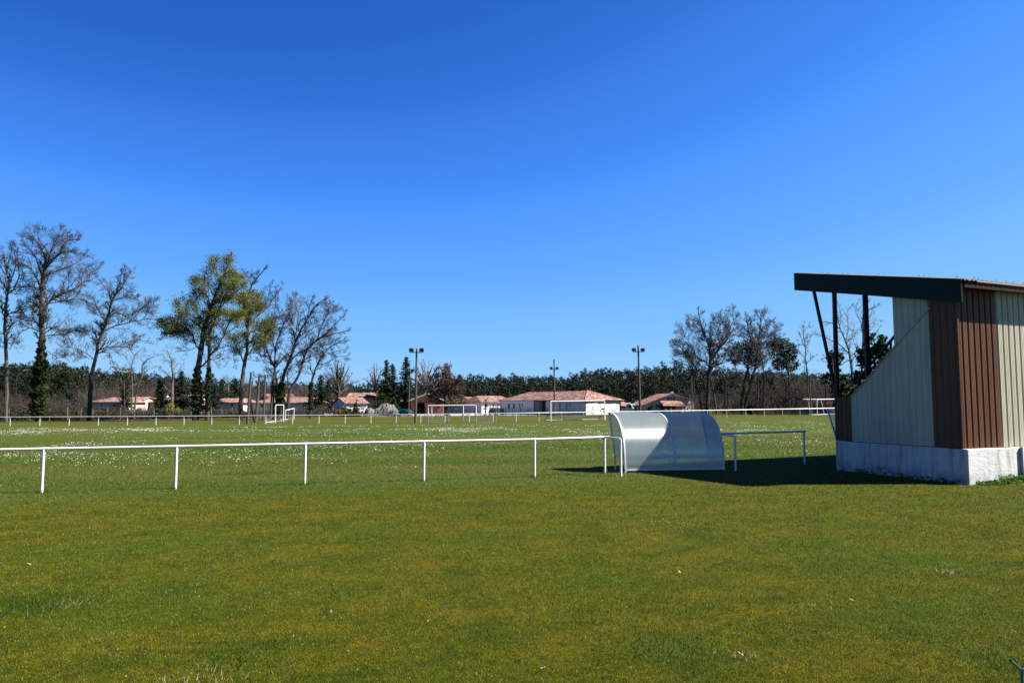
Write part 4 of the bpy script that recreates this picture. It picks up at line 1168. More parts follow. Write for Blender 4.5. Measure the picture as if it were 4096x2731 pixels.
# ---- the long bungalow
def bungalow():
    A = on_ground(zp4(168, 0)[0], 163)[:2]; B = on_ground(zp4(1310, 0)[0], 141)[:2]
    DR = (math.cos(R(38)), math.sin(R(38)))
    wR = on_plane(zp4(1788, 0)[0], 1640, B, DR)[0]
    z = gz(B[0])
    DL = Vector((B[0]-A[0], B[1]-A[1], 0)); LL = DL.length; DL.normalize()
    g = thing('bungalow', 'long white bungalow with red tiled hipped roof behind the netted goal', 'house', (B[0], B[1], z))
    to = lambda p: (p[0]-B[0], p[1]-B[1], p[2]-z)
    NL = Vector((DL.y, -DL.x, 0))                # outward of the long shaded side
    if NL.x > 0: NL = -NL
    C = (B[0]+DR[0]*wR, B[1]+DR[1]*wR)
    H = 2.62
    Lp = lambda t, h, o=0.0: (A[0]+DL.x*t+NL.x*o-B[0], A[1]+DL.y*t+NL.y*o-B[1], h)
    Rp = lambda t, h, o=0.0: (DR[0]*t+DR[1]*o, DR[1]*t-DR[0]*o, h)
    tl = lambda zx_: on_plane(zp4(zx_, 0)[0], 1640, A, (DL.x, DL.y))[0]
    p0, p1 = tl(637), tl(775)
    b = MB()
    back = Vector((C[0]-B[0], C[1]-B[1], 0))
    def slab(t0, t1, inner=6.0):
        q = [Lp(t0, -0.4), Lp(t1, -0.4), Lp(t1, -0.4, -inner), Lp(t0, -0.4, -inner)]
        b.prism(q, (0, 0, H+0.4))
    slab(0, p0-0.002); slab(p1+0.002, LL-0.02, 3.0)
    q = [Lp(p0, -0.4, -1.8), Lp(p1, -0.4, -1.8), Lp(p1, -0.4, -5.9), Lp(p0, -0.4, -5.9)]
    b.prism(q, (0, 0, H+0.38))
    b.prism([Rp(0, -0.4), Rp(wR, -0.4), (Rp(wR, -0.4)[0]-NL.x*0-DR[1]*6, Rp(wR, -0.4)[1]+DR[0]*6, -0.4), (-DR[1]*3, DR[0]*3, -0.4)], (0, 0, H+0.41))
    w = b.build('wall', M['render_white'], g)
    b = MB(); b.prism([Lp(p0+0.05, -0.3, -1.77), Lp(p1-0.05, -0.3, -1.77), Lp(p1-0.05, -0.3, -1.79), Lp(p0+0.05, -0.3, -1.79)], (0, 0, H+0.25)); b.build('porch_dark_sheet', M['gutter'] if False else M['window'], g)  # dark sheet laid over the back wall of the porch recess
    # hipped roof traced by its corners
    e = lambda px_, py_, Y: to(pix(*zp4(px_, py_), Y))
    ze = H+0.10
    fix = lambda p, zz: (p[0], p[1], zz)
    a_ = fix(e(148, 850, 164.5), ze); b_ = fix(e(1297, 836, 140.2), ze); c_ = fix(Rp(on_plane(zp4(1838, 0)[0], 1640, (B[0]+DR[1]*0.35, B[1]-DR[0]*0.35), DR)[0], ze, 0.35), ze); b_ = fix(Rp(-0.35, ze, 0.35), ze)
    r0 = e(582, 731, 163); r1 = e(1345, 706, 146.5); zr = (r0[2]+r1[2])/2; r0, r1 = fix(r0, zr), fix(r1, zr)
    d_ = (c_[0]-4.0, c_[1]+9.0, ze); f_ = (a_[0]+7.0, a_[1]+10.0, ze)
    b = MB()
    b.poly([a_, b_, r1, r0]); b.poly([b_, c_, r1]); b.poly([c_, d_, r1]); b.poly([d_, f_, r0, r1]); b.poly([f_, a_, r0])
    low = [fix(p, ze-0.16) for p in (a_, b_, c_, d_, f_)]
    up = [a_, b_, c_, d_, f_]
    for i in range(5):
        j = (i+1) % 5; b.poly([up[i], low[i], low[j], up[j]])
    b.poly(low[::-1])
    rf = b.build('roof', M['tile'], g)
    b = MB(); b.tube([a_, r0], 0.10, 6); b.tube([b_, r1], 0.11, 6); b.tube([c_, r1], 0.10, 6); b.tube([r0, r1], 0.09, 6); b.build('ridge_tile', M['tile'], rf)
    b = MB(); off = 0.05
    b.tube([(a_[0], a_[1], ze-0.06), (b_[0], b_[1]-off, ze-0.06), (c_[0]+off, c_[1]-off, ze-0.06)], 0.085, 6); b.build('gutter', M['gutter'], g)
    # openings of the shaded side
    def win(t0, t1, y0, y1, Pf, pane, name='window'):
        b = MB(); b.prism([Pf(t0, y0, 0.0), Pf(t1, y0, 0.0), Pf(t1, y0, 0.05), Pf(t0, y0, 0.05)], (0, 0, y1-y0)); fr = b.build(name, M['frame_white'], g)
        if pane:
            e_ = (t1-t0)*0.13
            b = MB(); b.prism([Pf(t0+e_, y0+pane[0], 0.03), Pf(t1-e_, y0+pane[0], 0.03), Pf(t1-e_, y0+pane[0], 0.065), Pf(t0+e_, y0+pane[0], 0.065)], (0, 0, (y1-y0)*pane[1])); b.build('pane', M['window'], fr)
        b = MB(); b.prism([Pf(t0-0.1, y0-0.09, 0.0), Pf(t1+0.1, y0-0.09, 0.0), Pf(t1+0.1, y0-0.09, 0.16), Pf(t0-0.1, y0-0.09, 0.16)], (0, 0, 0.08)); b.build('sill', M['frame_white'], fr)
    for x0, x1 in ((276, 306), (343, 372), (420, 450), (956, 990), (1050, 1082)):
        win(tl(x0), tl(x1), 0.95, 2.15, Lp, (0.08, 0.86))
    for x0, x1 in ((463, 480), (1100, 1120), (176, 188)): win(tl(x0), tl(x1), 1.35, 2.15, Lp, (0.1, 0.8))
    win(tl(550), tl(586), 0.75, 2.1, Lp, (0.05, 0.24)); win(tl(1200), tl(1246), 0.75, 2.15, Lp, None); win(tl(882), tl(912), 0.0, 2.1, Lp, (0.1, 0.9), 'door')
    tr = lambda x: on_plane(zp4(x, 0)[0], 1640, B, DR)[0]
    win(tr(1520), tr(1572), 0.8, 2.15, Rp, (0.12, 0.20)); win(tr(1674), tr(1728), 0.8, 2.15, Rp, None)
    for p in (Lp(p0-0.12, 0, 0.09), Lp(p1+0.12, 0, 0.09), Rp(0.06, 0, 0.09), Rp(wR-0.1, 0, 0.09)):
        b = MB(); b.tube([p, (p[0], p[1], H)], 0.075, 6); b.build('downpipe', M['gutter'], g)
    # dish aerial on the ridge
    q = e(1388, 716, 147.5)
    b = MB(); b.tube([(q[0], q[1], q[2]-0.7), (q[0], q[1], q[2]+0.1)], 0.04, 6)
    rings = []
    for r_, dz in ((0.02, 0.0), (0.24, 0.04), (0.42, 0.13)):
        rings.append([(q[0]-0.15+dz*0.9, q[1]-dz+r_*math.cos(a)*0.6, q[2]+0.35+r_*math.sin(a)) for a in [i*math.pi/6 for i in range(12)]])
    for s in range(2):
        for i in range(12): b.quad(rings[s][i], rings[s][(i+1) % 12], rings[s+1][(i+1) % 12], rings[s+1][i])
    b.build('dish_aerial', M['frame_white'], g)
bungalow()

# house with blue shutters and its tiled lean-to
zp5 = lambda x, y: (2550+x*0.3826, 1150+y*0.3826)
h = House('house', 'pinkish gabled house with blue shutters beside the big bare trees', zp5(70, 0)[0], zp5(528, 0)[0], 152, zp5(0, 1222)[1], 9.0, D=(math.cos(R(6)), math.sin(R(6))), wall='render_pink')
rxq = h.loc(*zp5(350, 1112))[0]; hr = h.loc(*zp5(350, 1112))[1]; hrt = h.loc(*zp5(528, 1168))[1]
h.gable_y(hr, 0.7, 0.6, rxq/h.W, hrt)
h.window(*[zp5(x, 0)[0] for x in (332, 368)], *[zp5(0, y)[1] for y in (1142, 1170)], shutter='shutter_blue')
h.window(*[zp5(x, 0)[0] for x in (205, 230)], *[zp5(0, y)[1] for y in (1222, 1256)], shutter='shutter_blue'); h.window(*[zp5(x, 0)[0] for x in (136, 160)], *[zp5(0, y)[1] for y in (1228, 1262)], pane=None, frame='shutter_blue', name='door')
lx0, lz0 = h.loc(*zp5(262, 1208), 2.0); lx1, _ = h.loc(*zp5(476, 1208), 2.0); _, lz1 = h.loc(*zp5(262, 1240), 3.5)
h.part('lean_to_roof', lambda b: b.prism([(lx0-0.2, -3.2, lz1), (lx1+0.2, -3.2, lz1), (lx1, -0.02, lz0+0.5), (lx0, -0.02, lz0+0.5)], (0, 0, 0.12)), M['tile'])
for q in (lx0, lx1): h.part('lean_to_post', lambda b: b.beam((q, -3.0, -0.2), (q, -3.0, lz1), 0.14, 0.14), M['dark_wood'])
h.part('lean_to_board', lambda b: b.box(((lx0+lx1)/2, -0.6, 0.85), (lx1-lx0, 0.1, 1.9)), M['dark_wood'])
h.part('downpipe', lambda b: b.tube([(h.loc(*zp5(180, 1190))[0], -0.08, 0), (h.loc(*zp5(180, 1190))[0], -0.08, h.loc(*zp5(180, 1190))[1])], 0.07, 6), M['frame_white'])
h.part('annex_wall', lambda b: b.prism([(h.W+0.02, 1.2, -0.3), (h.W+1.7, 1.2, -0.3), (h.W+1.7, 5.0, -0.3), (h.W+0.02, 5.0, -0.3)], (0, 0, hrt)), M['render_white'])
h.part('chimney', lambda b: b.box((h.loc(*zp5(424, 1100))[0], 4.0, hr-0.3), (0.6, 0.6, 1.7)), M['render_cream'])
# small red roof behind the bungalow, shed at the far corner
h = House('shed', 'small red tiled shed just right of the bungalow behind the truck', zp4(1800, 0)[0], zp4(1905, 0)[0], 170, zp4(0, 914)[1], 5.0, cat='shed', wall='dark_wood')
h.walls(); h.gable_x(h.ridge_h(*zp4(1815, 868)))
h = House('shed', 'dark shed with brown tiled roof behind the far practice bar', 3268, 3400, 140, 1613, 5.0, cat='shed', D=(1, 0), wall='dark_wood')
h.walls(); h.gable_x(h.ridge_h(3320, 1597))
#@@PART4
# ------------------------------------------------------------------ trees
U = random.uniform
def rperp(d):
    while True:
        v = (U(-1, 1), U(-1, 1), U(-1, 1))
        s = v[0]*d[0]+v[1]*d[1]+v[2]*d[2]
        v = (v[0]-s*d[0], v[1]-s*d[1], v[2]-s*d[2])
        l = math.sqrt(v[0]**2+v[1]**2+v[2]**2)
        if l > 0.2: return (v[0]/l, v[1]/l, v[2]/l)
def unit(v):
    l = math.sqrt(v[0]**2+v[1]**2+v[2]**2) or 1.0
    return (v[0]/l, v[1]/l, v[2]/l)

class TreeB:
    def __init__(self, twig_r=0.011, wig=0.22, up=0.10, kids=(6, 5, 4), minr=0.010):
        self.t, self.c, self.l = MB(), MB(), MB()
        self.twig_r, self.wig, self.up, self.kids, self.minr = twig_r, wig, up, kids, minr
        self.tips = []
    def grow(self, p, d, L_, r, lvl, maxl):
        n = (6, 5, 4, 3, 2)[min(lvl, 4)]
        pts, rad = [p], [r]; st = L_/n; ds = [d]
        r_end = max(self.minr, r*0.35)
        for i in range(n):
            q = rperp(d); w = self.wig*U(0.3, 1.2)
            d = unit((d[0]+q[0]*w, d[1]+q[1]*w, d[2]+q[2]*w+self.up*0.5))
            p = (p[0]+d[0]*st, p[1]+d[1]*st, p[2]+d[2]*st)
            pts.append(p); rad.append(r+(r_end-r)*(i+1)/n); ds.append(d)
        (self.t if r > 0.055 else self.c).tube(pts, rad, 5 if r > 0.055 else 3, cap=False)
        if lvl >= maxl: self.tips.append(p); return
        k = self.kids[min(lvl, len(self.kids)-1)]
        for j in range(k):
            t = (0.25+0.75*(j+U(0.1, 0.9))/k)*n
            i = min(int(t), n-1); f = t-i
            q0, q1 = pts[i], pts[i+1]
            o = (q0[0]+(q1[0]-q0[0])*f, q0[1]+(q1[1]-q0[1])*f, q0[2]+(q1[2]-q0[2])*f)
            a = U(0.5, 1.05); q = rperp(ds[i])
            dd = unit((ds[i][0]*math.cos(a)+q[0]*math.sin(a), ds[i][1]*math.cos(a)+q[1]*math.sin(a), ds[i][2]*math.cos(a)+q[2]*math.sin(a)+self.up))
            self.grow(o, dd, L_*U(0.38, 0.62)*(1.1-0.35*t/n), max(self.minr, r*0.55), lvl+1, maxl)
        self.tips.append(p)
    def limb(self, pts, r0, r1, sub=4, jit=0.10):
        """smooth tapering limb through traced points; returns the dense points and radii"""
        P = []
        k = len(pts)
        for i in range(k-1):
            a, b, c, e = pts[max(i-1, 0)], pts[i], pts[i+1], pts[min(i+2, k-1)]
            for s in range(sub):
                t = s/sub
                P.append(tuple(0.5*(2*b[j]+(c[j]-a[j])*t+(2*a[j]-5*b[j]+4*c[j]-e[j])*t*t+(3*b[j]-a[j]-3*c[j]+e[j])*t**3)+(U(-jit, jit) if i+s else 0) for j in range(3)))
        P.append(tuple(pts[-1]))
        n = len(P); rad = [r0+(r1-r0)*(i/(n-1))**1.1 for i in range(n)]
        self.t.tube(P, rad, 7 if r0 > 0.12 else 5, cap=False)
        return P, rad
    def dress(self, P, rad, every, Lb, maxl, start=0.0, droop=0.0, spread=(0.45, 1.1)):
        """side branches along a limb"""
        acc = 0.0; tot = sum(math.dist(P[i], P[i+1]) for i in range(len(P)-1)); run = 0.0
        for i in range(len(P)-1):
            seg = math.dist(P[i], P[i+1]); run += seg; acc += seg
            if run < start*tot: acc = 0; continue
            while acc > every:
                acc -= every*U(0.7, 1.3)
                d = unit(tuple(P[i+1][j]-P[i][j] for j in range(3)))
                q = rperp(d); a = U(*spread)
                dd = unit((d[0]*math.cos(a)+q[0]*math.sin(a), d[1]*math.cos(a)+q[1]*math.sin(a), d[2]*math.cos(a)+q[2]*math.sin(a)+self.up-droop))
                self.grow(P[i], dd, Lb*U(0.6, 1.25)*(1.0-0.62*run/tot), min(rad[i]*0.55, 0.05+0.018*Lb), 1, maxl)
        d = unit(tuple(P[-1][j]-P[-2][j] for j in range(3)))
        self.grow(P[-1], d, Lb*0.36, rad[-1], 1, maxl)

def finish(tb, name, label, base, cat='tree', bark='bark', twig='twig', leaf=None, group=None):
    g = thing(name, label, cat, base, 0, group)
    def loc(mb): mb.v = [(v[0]-base[0], v[1]-base[1], v[2]-base[2]) for v in mb.v]; return mb
    loc(tb.t).build('trunk', M[bark], g, True)
    if tb.c.v: loc(tb.c).build('crown', M[twig], g)
    if tb.l.v: loc(tb.l).build('foliage', M[leaf], g)
    return g

def traced(name, label, Y, trunks, limbs, conv, width, every=0.8, Lb=2.6, maxl=3, depth=1.0, bark='bark', twig='twig', leaf=None, leaf_fn=None, ivy=None, group=None, kids=(8, 8, 4), base_flare=1.35, twig_min=0.0125):
    """tree from traced limbs: conv turns traced points into photograph pixels; limbs get their own depth"""
    tb = TreeB(kids=kids, minr=twig_min)
    base = None
    m = Y/F*(math.dist(conv(0, 0), conv(1, 0)))
    for pts, w in trunks:
        q = [conv(*p) for p in pts]
        P3 = [pix(px, py, Y) for px, py in q]
        P3[0] = (P3[0][0], Y, gz(P3[0][0])-0.2)
        if base is None: base = (P3[0][0], Y, gz(P3[0][0]))
        # gentle sway in depth
        sw = U(-0.6, 0.6)
        for i in range(len(P3)):
            t = i/(len(P3)-1); x, y, z = P3[i]; dy = sw*t*2.2
            s = (Y+dy)/Y; P3[i] = (x*s, Y+dy, CAMH+(z-CAMH)*s) if i else P3[i]
        r = w*m*0.60
        P, rad = tb.limb(P3, r*base_flare, max(0.03, r*0.22), jit=0.05)
        tb.dress(P, rad, every, Lb, maxl, 0.45)
    for pts, w in limbs:
        q = [conv(*p) for p in pts]
        Lpx = math.dist(q[0], q[-1]); drift = U(0.35, 0.9)*random.choice((-1, 1))*Lpx*Y/F*depth
        P3 = []
        for i, (px, py) in enumerate(q):
            t = i/(len(q)-1); P3.append(pix(px, py, Y+drift*t))
        r = w*m*0.68
        P, rad = tb.limb(P3, r, max(0.028, r*0.28), jit=0.08)
        tb.dress(P, rad, every, Lb, maxl, 0.12)
    if leaf_fn: leaf_fn(tb)
    g = finish(tb, name, label, base, bark=bark, twig=twig, leaf=leaf, group=group)
    if ivy:
        b = MB()
        for px0, py0, px1, py1, w0, w1, n in ivy:
            for i in range(n):
                t = random.random(); a = U(0, 6.283)
                rr = (w0+(w1-w0)*t)*0.75*Y/F/2*U(0.55, 1.15)*(1+0.25*math.sin(t*23+a))
                x, y, z = pix(px0+(px1-px0)*t, py0+(py1-py0)*t, Y)
                b.card((x+rr*math.cos(a)-base[0], y+rr*math.sin(a)-base[1], z-base[2]), U(0.10, 0.24))
        b.build('ivy', M['ivy'], g)
    return g

c1 = lambda x, y: (x*0.5738, 850+y*0.5738)
G = None
traced('bare_oak', 'slender bare oak cut by the picture edge beside the ivy covered oak', 112,
  [([(42,1440),(46,1200),(46,1000),(36,850),(35,740),(42,640),(55,560),(62,480),(46,420),(30,330),(20,270)], 17)],
  [([(40,722),(100,690),(180,668),(262,640)], 7), ([(52,565),(95,538),(130,440),(128,330),(110,240)], 8), ([(60,500),(100,410),(112,330),(95,240)], 7),
   ([(50,440),(18,395),(-10,330)], 6), ([(36,640),(-5,610),(-45,560)], 6), ([(55,560),(10,480),(-40,430)], 7), ([(48,950),(-10,930),(-60,900)], 4), ([(38,800),(95,790),(120,810)], 3), ([(46,420),(70,320),(85,240)], 5), ([(40,900),(75,910),(110,900)],3)],
  c1, 0, bark='bark_mid', every=0.52, Lb=2.5)
traced('bare_oak', 'tallest bare oak with its lower trunk wrapped in dark ivy', 110,
  [([(268,1440),(280,1200),(292,1000),(292,860),(284,700),(292,560),(300,450),(318,370),(310,295),(285,250),(255,200)], 26)],
  [([(292,720),(320,650),(360,600),(430,568),(520,530),(580,490),(650,462)], 14), ([(362,606),(450,620),(530,602),(620,625),(690,690)], 7),
   ([(290,560),(255,455),(195,375),(120,352)], 9), ([(300,470),(245,310),(205,250),(160,190)], 7), ([(318,400),(360,340),(405,300),(470,270),(560,290)], 8), ([(310,300),(372,250),(412,205),(460,160)], 6),
   ([(300,832),(340,802),(400,812),(472,835),(560,825),(645,812)], 8), ([(310,860),(420,850),(482,842)], 5), ([(470,850),(505,930),(520,995)], 4), ([(280,832),(212,805),(152,830),(92,905)], 7), ([(300,450),(420,400),(540,350),(610,300)], 7),
   ([(325,370),(350,280),(395,180),(420,125)], 5), ([(284,250),(240,190),(215,140)], 4), ([(430,568),(520,480),(570,400),(640,370)], 6), ([(288,680),(230,650),(150,660)], 5), ([(292,540),(230,520),(140,520)], 5), ([(405,300),(470,200),(540,190)], 4), ([(575,490),(640,420),(690,390)],4), ([(268,210),(265,150),(270,120)],3), ([(285,780),(200,750),(130,740)],4), ([(320,960),(400,1010),(470,1000)],3)],
  c1, 0, bark='bark', every=0.40, Lb=2.9,
  ivy=[(*c1(292,880), *c1(285,1060), 26, 52, 1500), (*c1(285,1040), *c1(262,1350), 56, 66, 5200), (*c1(262,1330), *c1(262,1430), 66, 52, 1600), (*c1(300,720), *c1(292,900), 12, 22, 350)])
traced('bare_oak', 'leaning bare oak of medium height right of the ivy covered oak', 114,
  [([(622,1430),(630,1250),(642,1120),(665,1020),(690,905),(732,790),(760,700),(776,630),(802,580),(850,520),(868,430)], 19)],
  [([(735,772),(700,702),(652,640),(588,612)], 6), ([(742,772),(802,700),(880,715),(950,688),(1050,620)], 8), ([(720,832),(800,790),(900,765),(1000,745),(1090,745),(1150,738)], 8), ([(680,962),(752,940),(830,935),(908,940),(960,890),(1022,910)], 7),
   ([(690,905),(650,832),(600,820),(560,860)], 6), ([(802,580),(832,490),(862,400)], 6), ([(780,640),(760,560),(700,482)], 5), ([(680,972),(760,980),(792,1062)], 4), ([(860,500),(890,450),(900,420)], 4), ([(850,520),(900,560),(940,580)], 4), ([(660,1030),(600,980),(560,960)], 4), ([(1000,745),(1040,680),(1080,620)], 4), ([(780,620),(860,590),(920,600)], 4), ([(900,765),(960,700),(1010,640)],4), ([(830,935),(900,900),(960,880)],3)],
  c1, 0, bark='bark', every=0.40, Lb=2.6)

c2 = zp2
def leaf_blob(cs, n, size, Y):
    def fn(tb):
        tips = tb.tips
        sel = []
        for p in tips:
            s = p[1]/1.0
            # photograph position of the tip
            v = (p[2]-CAMH); u = p[0]
            zc = CP*p[1]+SP*v; yc = -SP*p[1]+CP*v
            px, py = CX+F*u/zc, CY-F*yc/zc
            for (x, y, rx, ry, dens) in cs:
                if ((px-x)/rx)**2+((py-y)/ry)**2 < 1 and random.random() < dens: sel.append(p); break
        for p in sel:
            for k in range(n):
                tb.l.card((p[0]+random.gauss(0, 0.36), p[1]+random.gauss(0, 0.36), p[2]+random.gauss(0, 0.30)), size*U(0.6, 1.3))
    return fn
E = lambda x, y, rx, ry, d: (*c2(x, y), rx*0.4911, ry*0.4911, d)
traced('leafy_tree', 'tall double trunked tree with sparse olive green leaves and ivied base', 113,
  [([(372,1370),(380,1150),(388,1040),(410,900),(425,800),(452,650),(500,500),(530,420),(580,300),(622,200),(650,118)], 34),
   ([(468,1360),(474,1150),(478,1050),(482,900),(486,780),(492,680),(522,640),(562,520),(602,430),(680,330)], 22)],
  [([(405,872),(370,800),(346,722),(328,702),(262,712),(190,705)], 9), ([(442,700),(350,620),(280,560),(232,500)], 8), ([(498,505),(470,420),(422,330)], 8), ([(388,1012),(442,970),(490,900),(522,860),(562,820),(602,720),(662,600),(750,570)], 11), ([(522,860),(602,830),(690,808)], 6),
   ([(330,702),(240,650),(140,640),(80,670)], 6), ([(346,722),(270,690),(150,720),(110,760)], 5), ([(580,300),(660,250),(760,240)], 6), ([(562,520),(660,430),(770,420)], 7), ([(530,420),(440,280),(380,300)], 6), ([(580,300),(540,200),(520,150)], 5), ([(452,650),(380,560),(300,470)], 6), ([(602,430),(700,380),(770,320)], 5), ([(425,800),(340,850),(270,860)], 4), ([(482,900),(560,900),(570,960)], 4), ([(440,720),(520,600),(600,560)],6), ([(500,500),(420,450),(370,420)],5), ([(600,720),(680,680),(700,620)],5)],
  c2, 0, every=0.46, Lb=2.5, bark='bark', leaf='olive_leaf', kids=(6, 5, 4),
  leaf_fn=leaf_blob([E(430,620,390,190,0.42), E(560,330,230,250,0.60), E(640,200,90,120,0.70), E(240,640,190,150,0.55), E(700,420,140,170,0.55), E(250,480,90,80,0.5)], 9, 0.105, 113),
  ivy=[(*c2(390,980), *c2(378,1150), 24, 44, 1400), (*c2(378,1140), *c2(385,1350), 44, 54, 2400), (*c2(478,1000), *c2(474,1340), 18, 26, 1500)])
traced('bare_oak', 'grey trunked oak half in young green leaf before the ball stop poles', 118,
  [([(738,1400),(742,1250),(752,1100),(760,1040),(775,930),(790,850),(795,700),(800,600),(790,450),(830,330),(880,262),(922,215)], 24)],
  [([(780,912),(832,850),(902,780),(990,650),(1080,560),(1142,500)], 12), ([(790,700),(850,600),(930,510),(1000,450),(1070,340)], 8), ([(760,950),(722,860),(690,800),(660,740)], 8), ([(795,640),(740,560),(720,470)], 5), ([(830,330),(800,260),(780,230)], 4), ([(902,780),(960,700),(1010,560),(1020,430)], 6), ([(990,650),(1060,640),(1130,600)], 5), ([(850,600),(920,540),(960,420),(990,330)], 5), ([(830,850),(900,840),(960,850)], 4), ([(722,860),(680,900),(690,960)], 4), ([(800,600),(860,480),(900,400)],5)],
  c2, 0, every=0.40, Lb=2.5, bark='bark_mid', leaf='olive_leaf',
  leaf_fn=leaf_blob([E(860,700,170,120,0.55), E(830,470,90,100,0.45), E(720,780,90,120,0.25), E(960,640,60,60,0.5)], 7, 0.105, 118))
traced('bare_oak', 'bare oak whose slim trunks curve up behind the ivied stump of the leaning group', 122,
  [([(1046,1370),(1036,1180),(1028,1080),(1010,990),(962,880),(940,820),(918,790)], 17), ([(1010,995),(1022,880),(1060,720),(1100,610),(1152,520),(1165,440)], 9)],
  [([(962,880),(900,870),(830,885)], 5), ([(940,820),(960,740),(1000,690)], 5), ([(1022,880),(1000,780),(1010,700)], 5), ([(1060,720),(1130,650),(1180,560)], 5), ([(1005,985),(940,940),(830,940)], 5), ([(1020,1000),(1080,930),(1110,850)], 4), ([(1035,1100),(960,1060),(850,1080)], 4)],
  c2, 0, every=0.40, Lb=2.3, bark='bark', ivy=[(*c2(1040,1130), *c2(1046,1360), 24, 34, 1500)])
traced('bare_oak', 'broad bare oak leaning right over the salmon roofed house', 119,
  [([(1065,1370),(1070,1200),(1092,1050),(1130,950),(1172,850),(1202,750),(1282,600),(1342,500),(1402,452)], 20),
   ([(1118,1370),(1128,1250),(1152,1160),(1212,1060),(1242,960),(1292,840),(1400,752),(1500,722),(1592,702)], 18)],
  [([(1112,990),(1202,880),(1272,850),(1352,780),(1452,700),(1532,620),(1592,560)], 9), ([(1172,850),(1192,700),(1212,550),(1232,452)], 8), ([(1132,1140),(1115,1060),(1140,1000),(1182,960)], 6), ([(1282,600),(1300,500),(1330,440)], 6), ([(1202,750),(1290,700),(1400,640),(1500,560)], 7), ([(1212,550),(1180,480),(1190,430)], 5), ([(1292,840),(1380,830),(1480,800),(1570,800)], 6), ([(1352,780),(1430,600),(1500,520)], 6), ([(1342,500),(1430,470),(1520,500)], 4), ([(1242,960),(1330,900),(1460,860)], 5), ([(1400,640),(1450,560),(1470,500)], 4), ([(1192,700),(1150,600),(1130,550)], 4)],
  c2, 0, every=0.48, Lb=2.6, bark='bark', ivy=[(*c2(1072,1120), *c2(1066,1300), 26, 34, 1500)])
traced('bare_oak', 'smaller bare tree with ivied trunk at the edge of the leaning group', 124,
  [([(1304,1380),(1308,1250),(1312,1160),(1332,1060),(1362,980),(1402,900),(1482,820),(1562,780)], 14)],
  [([(1362,980),(1442,960),(1522,910),(1602,900)], 6), ([(1322,1062),(1272,1030),(1230,1030)], 4), ([(1362,980),(1355,900),(1360,830)], 5), ([(1402,900),(1460,880),(1580,850)], 5), ([(1325,1090),(1380,1060),(1440,1100)], 3), ([(1402,900),(1420,800),(1450,740)], 4)],
  c2, 0, every=0.7, Lb=2.3, bark='bark', ivy=[(*c2(1312,1120), *c2(1306,1340), 16, 26, 1100)])

# saplings between the leaning oak and the leafy tree
traced('bare_sapling', 'thin bare sapling with curving stem above the red roofed houses', 132,
  [([(925,1330),(920,1180),(915,1080),(940,1000),(975,960)], 7)], [([(915,1080),(880,1010),(850,980)], 3), ([(940,1000),(910,960),(900,920)], 3)], c1, 0, every=0.7, Lb=1.8, maxl=3, bark='bark_mid', twig='twig_pale', kids=(5, 4, 3))
traced('bare_sapling', 'forked bare sapling leaning right above the long red roof', 134,
  [([(935,1330),(955,1240),(985,1150),(1000,1050),(1060,1010),(1080,1000)], 8)], [([(985,1150),(1040,1090),(1090,1080)], 4), ([(975,1180),(930,1110),(890,1080)], 4), ([(1000,1050),(980,1000),(1000,960)], 3), ([(960,1230),(1030,1180),(1090,1170)], 3)], c1, 0, every=0.6, Lb=2.0, maxl=3, bark='bark_mid', kids=(5, 4, 4))
traced('bare_tree', 'curly crowned pale bare tree beside the dark conifers and leafy tree', 150,
  [([(185,1290),(184,1150),(183,1040),(178,960),(160,900),(140,850)], 12)], [([(183,1040),(230,960),(250,930)], 5), ([(178,960),(120,920),(90,900)], 5), ([(183,1080),(110,1030),(70,1000)], 5), ([(184,1060),(240,1020),(260,980)], 4), ([(160,900),(185,850),(170,840)], 3)], c2, 0, every=0.6, Lb=2.2, maxl=3, bark='bark_pale', twig='twig_pale', kids=(5, 4, 4))
traced('bare_tree', 'pale bare tree far back between the trunks and the dark firs', 175,
  [([(640,1260),(636,1180),(632,1120),(630,1080)], 10)], [([(634,1150),(600,1100),(595,1080)], 4), ([(634,1140),(665,1100),(675,1085)], 4), ([(632,1120),(615,1080)], 4)], c2, 0, every=0.6, Lb=2.2, bark='bark_pale', twig='twig_pale', kids=(5, 4, 3))

# round fan-shaped bare trees behind the middle houses
def fan_tree(name, label, px, Y, y_fork, y_top, half, stems, bark='bark_pale', twig='twig_pale', Lb=2.6, seed=1, lean=0.0, every=0.8, w=14):
    random.seed(seed)
    trunks = [([(px, 1640), (px+lean*0.3, (1640+y_fork)/2), (px+lean, y_fork)], w)]
    limbs = []
    for i in range(stems):
        a = (i+U(0.3, 0.7))/stems*2-1
        ex = px+lean+half*a*0.92; ey = y_top+(y_fork-y_top)*(0.10+0.62*abs(a)**2.0)+8
        mx = px+lean+half*a*0.42; my = y_fork-(y_fork-ey)*0.50
        limbs.append(([(px+lean*0.8, y_fork+U(-2, 14)), (mx, my), (ex, ey)], w*U(0.35, 0.6)))
    return traced(name, label, Y, trunks, limbs, lambda x, y: (x, y), 0, every=every, Lb=Lb, maxl=3, bark=bark, twig=twig, kids=(5, 4, 3), depth=0.7)
fan_tree('bare_tree', 'round headed bare tree behind the white gabled house', 1352, 182, 1572, 1436, 78, 11, 'bark_mid', 'twig', 2.8, 3, every=0.52)
fan_tree('bare_plane', 'pale bare plane tree left of the tall dark firs', 1508, 188, 1560, 1446, 50, 6, Lb=2.2, seed=4, lean=-6)
fan_tree('bare_plane', 'wide fan shaped bare tree rising behind the floodlight and brick garage', 1700, 186, 1556, 1432, 72, 9, Lb=2.6, seed=5)

